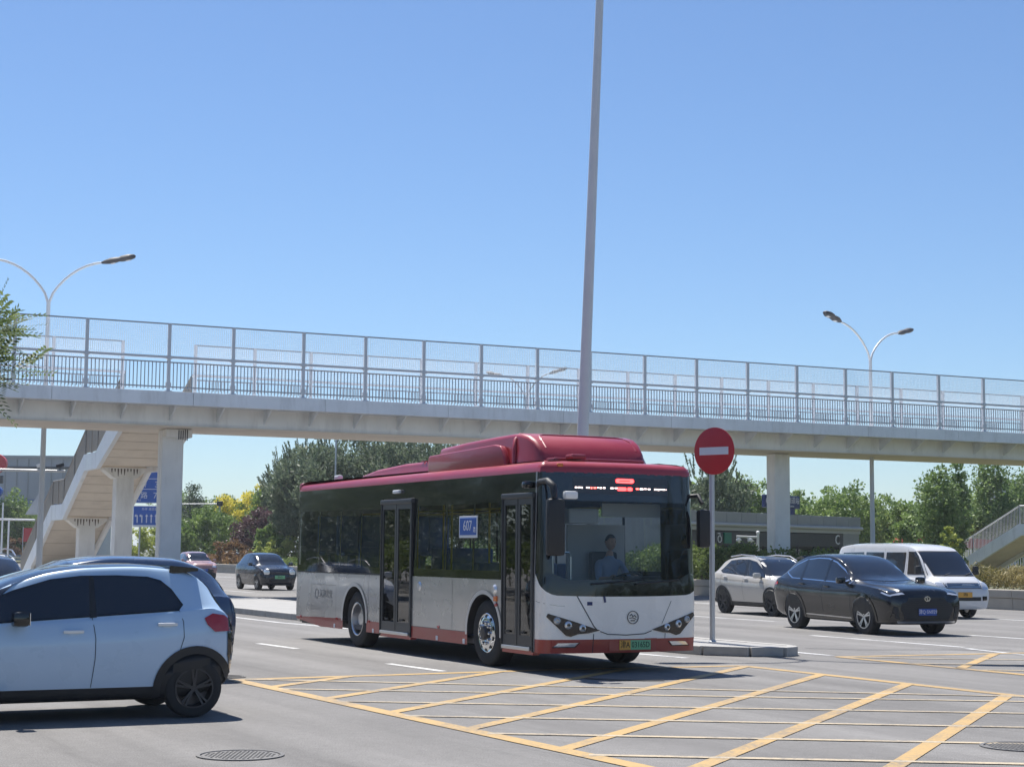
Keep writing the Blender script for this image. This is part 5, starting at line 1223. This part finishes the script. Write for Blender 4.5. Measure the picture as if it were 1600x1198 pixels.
for a, b in bits: bp('led_segment', rect(S(a), S(b), 2.580+random.uniform(-.006, .004), 2.598), LEDW if random.random() < .7 else LED, .007)
def pill(a, b, z0, z1, mt, off):
    r_ = (z1-z0)/2; zc = (z0+z1)/2; pts = []
    for i in range(9): t = rad(-90)+rad(180)*i/8; pts.append((S(b)-r_+r_*math.cos(t), zc+r_*math.sin(t)))
    for i in range(9): t = rad(90)+rad(180)*i/8; pts.append((S(a)+r_+r_*math.cos(t), zc+r_*math.sin(t)))
    bp('led_segment', pts, mt, off)
pill(-.12, .19, 2.665, 2.725, LEDR, .007); pill(-.10, .06, 2.555, 2.605, LEDR, .007); pill(.07, .16, 2.555, 2.605, LEDR, .007); bp('led_segment', rect(S(-.06), S(.12), 2.69, 2.70), mat('led_off', (.2, .01, .01), .4), .010)
# lamp clusters
def cl(m_):
    return [(S(m_*y) if m_ > 0 else S(m_*y), z) for y, z in ((1.19, .835), (1.21, .79), (.93, .53), (.86, .515), (.75, .55), (.60, .562), (.42, .60), (.60, .655), (.80, .72))]
for m_ in (-1, 1):
    lc = bp('headlight_cluster', cl(m_), BLACKG, .008, du=.07, dv=.07)
    for y, z, r_, mt_ in ((1.06, .735, .052, mat('lamp_glass', (.45, .46, .47), .15, metal=.3, coat=.5) if m_ < 0 else bpy.data.materials['lamp_glass']), (.90, .675, .056, LENS), (.69, .632, .052, LENS)):
        p = bsurf(.01)(S(m_*y), z); p2 = bsurf(.02)(S(m_*y), z); nn = (p2-p).normalized(); up_ = Vector((0, 0, 1)); xx = up_.cross(nn).normalized()
        fr_ = cframe(p, xx, nn)
        MB().lathe([(.001, .004), (r_*.45, .006), (r_*.5, .022), (r_*.85, .016), (r_, .004), (r_, -.01)], 20, fr_).build('lamp', mt_, lc, smooth=60)
        if mt_ == LENS: MB().lathe([(.001, .024), (r_*.36, .024), (r_*.36, .01)], 14, fr_).build('lamp_core', BLACKG, lc)
    fg = bp('fog_light', [(S(m_*1.10), .375), (S(m_*.80), .375), (S(m_*.74), .43), (S(m_*1.04), .425)], LENS, .008, du=.06)
    ribbon('fog_trim', [(S(m_*1.12), .368), (S(m_*.79), .368), (S(m_*.72), .436)], .012, bsurf(.011), BLACKP, bus)
ribbon('panel_seam', [(S(-.77), zw(S(-.77))), (S(-.52), .66), (S(-.46), .60)], .014, bsurf(.003), SEAM, bus); ribbon('panel_seam', [(S(.77), 1.0), (S(.60), .68)], .008, bsurf(.003), SEAM, bus)
ribbon('panel_seam', [(S(-.42), .585), (S(-.3), .545), (S(0), .53), (S(.3), .545), (S(.42), .585)], .012, bsurf(.003), SEAM, bus); ribbon('panel_seam', [(S(-.52), .55), (S(-.52), .29)], .012, bsurf(.003), SEAM, bus); ribbon('panel_seam', [(S(.66), .55), (S(.66), .47)], .008, bsurf(.003), SEAM, bus)
ribbon('face_crease', [(s0+.03, 1.0), (S(-1.05), .94), (S(-.95), .935)], .006, bsurf(.002), BSILVER, bus)
BLSH = mat('face_blue_band', (.28, .42, .64), .3, coat=.5)
bp('blue_sticker', rect(S(-.62), S(-.54), .945, .995), NAVY, .004); ribbon('latch', [(S(-.36), 1.07), (S(-.345), .985)], .035, bsurf(.006), NAVY, bus)
# emblem
p = bsurf(.006)(S(.10), .775); fr_ = cframe(p, (0, 1, 0), (1, 0, 0))
em = MB().lathe([(.083, .0), (.092, .0), (.092, .008), (.083, .008)], 28, fr_, True); em.build('emblem', DALLOY, bus)
mb = MB().tube([(.02, -.05, .02), (.02, -.02, .045), (.02, .0, .01), (.02, .03, .03), (.02, .055, .0)], .007, 5).tube([(.02, -.055, -.01), (.02, 0, -.005), (.02, .055, -.025)], .006, 5).box((.02, .0, -.045), (.008, .07, .014)); mb.build('emblem_figure', DALLOY, bus, loc=p-Vector((.018, 0, 0)))
# plate
p = bsurf(.012)(S(.135), .39); pt = -.0
MB().bevbox((p.x, -.02, .39), (.012, .18, .135), .003).build('licence_plate_yellow', PLATEY, bus); MB().bevbox((p.x, .235, .39), (.012, .33, .135), .003).build('licence_plate_green', PLATEG, bus)
text('plate_lettering', '津A', .115, cframe((p.x+.007, -.02, .39), (0, 1, 0), (0, 0, 1)), INK, bus, .002, sx=.8); text('plate_lettering', '03165D', .115, cframe((p.x+.007, .235, .39), (0, 1, 0), (0, 0, 1)), INK, bus, .002, sx=.80)
MB().box((p.x-.012, .12, .395), (.01, .78, .17)).build('plate_recess', BSKIRT, bus)
# corner pillar line and wipers
bp('corner_trim', rect(sX(-.40), sX(-.355), .30, ZT), mat('corner_grey', (.42, .43, .44), .35, metal=.4), .004)
for y0, y1 in ((-.55, .25), (.15, .9)): MB().tube([bsurf(.03)(S(y0), 1.24), bsurf(.03)(S(y1), 1.30)], .014, 6).build('wiper', BLACKP, bus)
# doors
def door(x0, x1, z0, z1, name='door'):
    fr_ = MB(); y = -HW-.012
    xm = (x0+x1)/2
    d = empty(name, (0, 0, 0), 0, bus)
    MB().bevbox(((x0+x1)/2, y+.02, z1+.035), (x1-x0+.04, .09, .08), .02).build('door_header', DOORF, d)
    for a, b in ((x0+.02, xm-.012), (xm+.012, x1-.02)):
        fm = MB(); fm.box(((a+b)/2, y+.02, z1-.045), (b-a, .035, .09)); fm.box(((a+b)/2, y+.02, z0+.10), (b-a, .035, .20))
        fm.box((a+.03, y+.02, (z0+z1)/2), (.06, .036, z1-z0)); fm.box((b-.03, y+.02, (z0+z1)/2), (.06, .036, z1-z0)); fm.build('door_leaf', DOORF, d)
        MB().box(((a+b)/2, y+.02, (z0+z1)/2+.04), (b-a-.118, .012, z1-z0-.28)).build('door_glass', DGL, d)
        MB().tube([((a+b)/2+.1, y+.06, z0+.5), ((a+b)/2+.1, y+.06, z1-.5)], .016, 8).build('grab_bar', ALLOY, d)
        MB().box(((a+b)/2-.05, y-.004, z0+.24), (.12, .02, .03)).build('door_stop', BLACKP, d)
    for xx in (x0, x1): MB().box((xx, y+.015, (z0+z1)/2), (.035, .05, z1-z0+.04)).build('door_jamb', BLACKP, d)
    MB().bevbox((xm, y-.01, z0+.02), (x1-x0-.1, .05, .05), .01).build('door_sill', ALLOY, d)
    MB().box((xm, y+.06, z0-.03), (x1-x0, .1, .06)).build('step', BSKIRT, d)
    return d
door(-5.97, -4.68, .31, 2.46); door(-1.36, -.40, .31, 2.44)
# side details
MB().bevbox((-5.35, -HW-.0, 2.66), (.26, .06, .06), .02).build('side_camera', WHITEM, bus)
rb = MB().bevbox((-2.55, -HW-.004, 2.055), (.58, .012, .26), .004).build('route_board', BLUES, bus); MB().bevbox((-2.55, -HW-.0, 2.05), (.64, .01, .33), .004).build('board_frame', RETRO, bus)
text('route_number', '607', .22, cframe((-2.56, -HW-.011, 2.06), (1, 0, 0), (0, 0, 1)), RETRO, rb, .002, sx=.95); text('route_suffix', '路', .09, cframe((-2.31, -HW-.011, 2.0), (1, 0, 0), (0, 0, 1)), RETRO, rb, .002)
MB().lathe([(.001, -.02), (.05, -.02), (.075, 0), (.075, .02)], 16, Matrix.Translation((-4.36, -HW-.002, 1.12))).build('door_button', LENS, bus)
MB().lathe([(.001, -.03), (.05, -.03), (.075, 0), (.075, .02)], 16, Matrix.Translation((-1.62, -HW-.002, 1.13))).build('side_lamp', LENS, bus); MB().bevbox((-1.58, -HW-.01, 1.0), (.1, .03, .08), .02).build('side_marker', ORL, bus); MB().bevbox((-1.56, -HW-.01, .91), (.07, .03, .05), .015).build('side_reflector', REDL, bus)
for x_, z in ((-9.95, .43), (-8.05, .46), (-6.5, .47), (-3.6, .50)): MB().bevbox((x_, -HW-.006, z), (.07, .015, .04), .006).build('side_reflector', REDL, bus)
for x_, z in ((-8.15, .33), (-6.3, .32), (-3.65, .33), (-2.66, .33)): MB().bevbox((x_, -HW-.004, z), (.07, .01, .07), .004).build('jacking_mark', RETRO, bus)
fnr = bsurf(.003)
for pts in ([(-9.4, 1.05), (-8.1, 1.05)], [(-9.4, 1.05), (-9.4, .5)], [(-8.1, 1.05), (-8.1, .5)], [(-6.55, 1.25), (-6.55, .5)], [(-4.62, .475), (-2.6, .475)], [(-8.0, ZG), (-8.0, 1.0)], [(-3.1, 1.25), (-3.1, .5)]): ribbon('panel_seam', [(sX(a), b) for a, b in pts], .007, fnr, mat('panel_line', (.16, .155, .15), .6) if 'panel_line' not in bpy.data.materials else bpy.data.materials['panel_line'], bus)
text('side_lettering', '天津公交', .17, cframe((-8.62, -HW-.004, .88), (1, 0, 0), (0, 0, 1)), mat('faded_lettering', (.24, .23, .22), .5), bus, .001); MB().lathe([(.07, -.003), (.1, -.003), (.1, .0), (.07, 0)], 20, Matrix.Translation((-9.1, -HW, .88)), True).build('side_logo', bpy.data.materials['faded_lettering'], bus)
# mirrors
def bus_mirror(g):
    y = g*1.25; mb = MB()
    mb.tube([(-.42, g*1.2, 2.58), (-.25, g*1.27, 2.66), (.05, g*1.30, 2.66), (.22, g*1.30, 2.58), (.25, g*1.30, 2.42)], [.03, .035, .045, .055, .04], 8); o = mb.build('mirror_arm', BLACKP, bus, smooth=60)
    MB().bevbox((.25, g*1.28, 2.02), (.13, .27, .78), .06).build('mirror_housing', BLACKP, o, smooth=50)
    if g < 0: MB().bevbox((.29, g*1.07, 2.46), (.1, .2, .11), .03).build('side_mirror_small', WHITEM, o, smooth=50); MB().bevbox((-.5, -1.32, 2.62), (.12, .16, .1), .04).build('corner_mirror', BLACKG, o, smooth=50)
bus_mirror(-1)
MB().tube([(-.42, 1.2, 2.5), (-.2, 1.33, 2.52), (-.1, 1.34, 2.4)], [.03, .035, .03], 8).build('mirror_arm', BLACKP, bus, smooth=60); MB().bevbox((-.12, 1.37, 2.04), (.12, .2, .56), .06).build('mirror_housing', BLACKP, bus, smooth=50)
# wheels
def bus_wheel(x, g, rear):
    r, wd = .485, .28; y = g*(HW-.05-wd/2); rr = r*.60; o = g*wd*.5
    prof = [(rr, -wd*.46), (rr+.02, -wd*.5), (r*.93, -wd*.5), (r*.985, -wd*.43), (r, -wd*.33), (r, wd*.33), (r*.985, wd*.43), (r*.93, wd*.5), (rr+.02, wd*.5), (rr, wd*.46)]
    t = MB().lathe(prof, 44).build('wheel', RUBBER, bus, smooth=40, loc=(x, y, r))
    if rear:
        MB().lathe([(rr, o*.98), (rr*.96, o*1.0), (rr*.9, o*.9), (rr*.84, -o*.1), (rr*.5, -o*.15), (rr*.42, o*.25), (rr*.38, o*.5), (.001, o*.52)], 40).build('rim', ALLOY, t, smooth=35)
    else:
        MB().lathe([(rr, o*.98), (rr*.97, o*1.02), (rr*.9, o*.98), (rr*.82, o*1.06), (rr*.62, o*1.12), (rr*.5, o*1.1), (rr*.36, o*1.0)], 40).build('rim', CHROME, t, smooth=35)
        MB().lathe([(rr*.37, o*.98), (rr*.36, o*1.35), (rr*.28, o*1.5), (.001, o*1.52)], 24).build('hub', DALLOY, t, smooth=35)
        nts = MB()
        for k in range(10):
            a = k*2*math.pi/10; nts.lathe([(.026, o*1.0), (.026, o*1.26), (.018, o*1.36), (.001, o*1.37)], 7, Matrix.Translation((math.cos(a)*rr*.54, 0, math.sin(a)*rr*.54)))
        nts.build('wheel_nut', CHROME, t, smooth=30)
        hl = MB()
        for k in range(10):
            a = (k+.5)*2*math.pi/10; hl.lathe([(.001, o*1.075), (.034, o*1.07), (.036, o*1.03)], 12, Matrix.Translation((math.cos(a)*rr*.80, 0, math.sin(a)*rr*.80)))
        hl.build('vent_hole', BLACKP, t)
for g in (-1, 1): bus_wheel(FW_, g, False); bus_wheel(RW, g, True)
MB().tube([(FW_, -1.0, .48), (FW_, 1.0, .48)], .09, 8).build('axle', BLACKP, bus); MB().tube([(RW, -1.0, .48), (RW, 1.0, .48)], .12, 8).build('axle', BLACKP, bus)
# interior
INT = mat('bus_interior_grey', (.42, .43, .44), .7); SEATM = mat('bus_seat_blue', (.06, .12, .26), .6); YELB = mat('grab_rail_yellow', (.55, .42, .05), .4); DASH = mat('dashboard', (.03, .031, .033), .7); BFLO = mat('bus_floor', (.10, .10, .105), .8)
MB().box((-5.2, 0, .34), (9.9, 2.36, .08)).build('floor', BFLO, bus); MB().box((-5.2, 0, 2.74), (9.6, 2.2, .04)).build('ceiling_lining', INT, bus); MB().box((-9.2, 0, .8), (2.0, 2.3, .9)).build('rear_platform', INT, bus)
MB().box((-.62, .1, 1.02), (.62, 1.9, .45)).bevbox((-.72, .62, 1.27), (.34, .7, .14), .05).build('dashboard', DASH, bus)
seatm = MB().bevbox((0, 0, .42), (.42, .42, .07), .03).bevbox((-.19, 0, .78), (.07, .42, .68), .03).box((0, 0, .2), (.1, .1, .4)).mesh('seat', SEATM, 40)
for i, x_ in enumerate((-3.2, -4.0, -4.8, -5.6, -6.4, -7.2, -8.3, -9.3)):
    zz = .38 if x_ > -6 else (.62 if x_ > -8 else 1.2)
    for y in (.92, .5): link('seat', seatm, None, bus, (x_, y, zz))
    if x_ in (-3.2, -7.2, -8.3, -9.3): link('seat', seatm, None, bus, (x_, -.92, zz)); link('seat', seatm, None, bus, (x_, -.5, zz))
for x_, y in ((-1.5, -.45), (-1.5, -.85), (-3.6, -.4), (-4.6, -.6), (-6.0, -.6), (-6.8, .25), (-3.0, .25)): MB().tube([(x_, y, .4), (x_, y, 2.7)], .018, 8).build('grab_pole', YELB, bus)
for y in (-.5, .5): MB().tube([(-1.6, y, 2.35), (-8.8, y, 2.35)], .018, 8).build('grab_rail', YELB, bus)
MB().tube([(-1.05, -.62, .9), (-1.05, -.62, 1.62), (-1.05, -.58, 1.68), (-1.05, -.36, 1.68), (-1.05, -.32, 1.62), (-1.05, -.32, .9)], .02, 8).build('entry_rail', ALLOY, bus)
MB().box((-1.85, .55, 1.25), (.05, 1.0, 1.7)).build('driver_partition', INT, bus); MB().bevbox((-.75, -.35, 2.2), (.3, .5, .22), .04).build('fare_display', INT, bus); MB().bevbox((-.8, .55, 2.3), (.03, 1.0, .2), .01).build('sun_visor', INT, bus)
MB().bevbox((-1.45, .58, .95), (.46, .5, .12), .05).bevbox((-1.68, .58, 1.32), (.12, .46, .75), .05).bevbox((-1.45, .58, .65), (.3, .3, .5), .04).build('driver_seat', DASH, bus, smooth=50)
sw = MB(); cx = Matrix.Translation((-.98, .58, 1.28)) @ Matrix.Rotation(rad(-28), 4, 'Y')
pts = [cx @ Vector((math.cos(a)*.23, math.sin(a)*.23, 0)) for a in [i*2*math.pi/24 for i in range(25)]]
sw.tube(pts, .017, 8, False); sw.tube([cx @ Vector((0, 0, 0)), (-.72, .58, .9)], .03, 8)
for a in (rad(90), rad(210), rad(330)): sw.tube([cx @ Vector((0, 0, 0)), cx @ Vector((math.cos(a)*.23, math.sin(a)*.23, 0))], .013, 6)
sw.build('steering_wheel', BLACKP, bus, smooth=60)
# ================================================================ driver
def person():
    e = tag(empty('person', bus.location, -1.1033), 'bus driver in a pale blue shirt and dark hair seated at the wheel', 'person')
    # skeleton in bus space
    J = {}; V, E_, R = [], [], []
    def add(n, co, r, par=None):
        J[n] = len(V); V.append(co); R.append(r)
        if par: E_.append((J[par], J[n]))
    X, Y, Z = -1.5, .58, 1.0
    add('pelvis', (X, Y, Z+.08), (.15, .12)); add('waist', (X-.02, Y, Z+.26), (.14, .11), 'pelvis'); add('chest', (X+.0, Y, Z+.44), (.165, .12), 'waist'); add('neckb', (X+.02, Y, Z+.60), (.085, .075), 'chest'); add('neck', (X+.03, Y, Z+.66), (.055, .055), 'neckb'); add('neckt', (X+.045, Y, Z+.72), (.05, .05), 'neck')
    for g, n in ((1, 'l'), (-1, 'r')):
        add(n+'sh', (X+.01, Y+g*.19, Z+.53), (.07, .065), 'chest'); add(n+'el', (X+.16, Y+g*.27, Z+.28), (.05, .048), n+'sh'); add(n+'wr', (X+.38, Y+g*.20, Z+.30), (.032, .028), n+'el'); add(n+'hand', (X+.45, Y+g*.195, Z+.325), (.03, .038), n+'wr')
        for k in range(4):
            dy = (k-1.5)*.02; L = (.9, 1.05, 1., .8)[k]
            add(f'{n}f{k}a', (X+.485, Y+g*.195+dy, Z+.345), (.010, .010), n+'hand'); add(f'{n}f{k}b', (X+.515, Y+g*.195+dy, Z+.325*L+.0), (.009, .009), f'{n}f{k}a'); add(f'{n}f{k}c', (X+.505, Y+g*.195+dy, Z+.295), (.008, .008), f'{n}f{k}b')
        add(n+'tha', (X+.45, Y+g*.155, Z+.31), (.011, .011), n+'hand'); add(n+'thb', (X+.49, Y+g*.145, Z+.295), (.009, .009), n+'tha')
        add(n+'hip', (X+.05, Y+g*.1, Z+.08), (.095, .09), 'pelvis'); add(n+'kn', (X+.44, Y+g*.13, Z+.10), (.07, .065), n+'hip'); add(n+'an', (X+.5, Y+g*.13, Z-.38), (.042, .04), n+'kn'); add(n+'toe', (X+.66, Y+g*.13, Z-.45), (.04, .03), n+'an')
    me = bpy.data.meshes.new('body'); me.from_pydata(V, E_, []); o = link('body', me, None, e)
    sk = o.modifiers.new('skin', 'SKIN'); sk.use_smooth_shade = True
    for i, r in enumerate(R): me.skin_vertices[0].data[i].radius = r
    me.skin_vertices[0].data[0].use_root = True
    ss = o.modifiers.new('sub', 'SUBSURF'); ss.levels = 2; ss.render_levels = 2
    dg = bpy.context.evaluated_depsgraph_get(); nm = bpy.data.meshes.new_from_object(o.evaluated_get(dg)); o.modifiers.clear(); o.data = nm
    SHIRT = mat('shirt_pale_blue', (.24, .31, .46), .8, var=.06, vscale=8, bump=.2, bscale=30); SKIN = mat('skin', (.42, .25, .17), .5); PANT = mat('dark_trousers', (.03, .034, .045), .8); HAIR = mat('dark_hair', (.015, .013, .012), .6)
    for mm in (SHIRT, SKIN, PANT, BLACKP): nm.materials.append(mm)
    for p in nm.polygons:
        c = p.center; p.use_smooth = True
        p.material_index = 1 if c.z > Z+.63 or (c.x > X+.2 and c.z > Z+.2 and c.x > X+.21) else (2 if c.z < Z+.16 else 0)
        if c.z < Z-.36: p.material_index = 3
    # head with face
    hx, hz = X+.06, Z+.83; bm = bmesh.new(); bmesh.ops.create_uvsphere(bm, u_segments=28, v_segments=20, radius=1)
    for v in bm.verts:
        x, y, z = v.co; jaw = 1-.22*max(0, -z)**1.3
        x2 = x*.098*(jaw if x > 0 else 1); y2 = y*.077*jaw; z2 = z*.118
        if x > .5:
            nose = math.exp(-((y/.16)**2))*math.exp(-((z+.12)/.22)**2); x2 += .022*nose
            eye = math.exp(-(((abs(y)-.38)/.16)**2))*math.exp(-((z-.08)/.12)**2); x2 -= .008*eye
            mouth = math.exp(-((y/.34)**2))*math.exp(-((z+.48)/.06)**2); x2 -= .005*mouth
        v.co = (x2, y2, z2)
    hm = bpy.data.meshes.new('head'); bm.to_mesh(hm); bm.free(); hm.materials.append(SKIN); hm.polygons.foreach_set('use_smooth', [True]*len(hm.polygons)); ho = link('head', hm, None, e, (hx, Y, hz))
    mb = MB()
    for g in (-1, 1): mb.lathe([(.001, -.006), (.011, -.004), (.011, .004), (.001, .006)], 10, Matrix.Translation((.082, g*.03, .012)))
    mb.build('eyes', INK, ho); mb = MB()
    for g in (-1, 1): mb.bevbox((-.005, g*.078, .0), (.035, .014, .06), .006)
    mb.build('ears', SKIN, ho, smooth=60); MB().bevbox((.088, 0, -.055), (.01, .042, .01), .004).build('mouth', mat('lips', (.30, .12, .10), .5), ho)
    bm = bmesh.new(); bmesh.ops.create_uvsphere(bm, u_segments=24, v_segments=16, radius=1)
    dl = [v for v in bm.verts if v.co.z < -.05+.55*max(0, v.co.x) or (v.co.x > .55 and v.co.z < .5)]; bmesh.ops.delete(bm, geom=dl, context='VERTS')
    for v in bm.verts: v.co = (v.co.x*.106-.004, v.co.y*.085, v.co.z*.128)
    hm = bpy.data.meshes.new('hair'); bm.to_mesh(hm); bm.free(); hm.materials.append(HAIR); hm.polygons.foreach_set('use_smooth', [True]*len(hm.polygons)); ha = link('hair', hm, None, e, (hx, Y, hz))
    ha.modifiers.new('t', 'SOLIDIFY').thickness = .008
person()
# ================================================================ thin summer haze round the whole place
hm = bpy.data.materials.new('haze_air'); hm.use_nodes = True; hn = hm.node_tree; hn.nodes.clear()
ho_ = hn.nodes.new('ShaderNodeOutputMaterial'); pv = hn.nodes.new('ShaderNodeVolumePrincipled')
pv.inputs['Color'].default_value = (.86, .92, 1, 1); pv.inputs['Density'].default_value = .0003; pv.inputs['Anisotropy'].default_value = .2
hn.links.new(pv.outputs[0], ho_.inputs['Volume'])
tag(MB().box((0, 1600, 8), (5400, 5200, 18)).build('haze', hm), 'thin pale summer haze over the whole street', 'haze', kind='stuff')
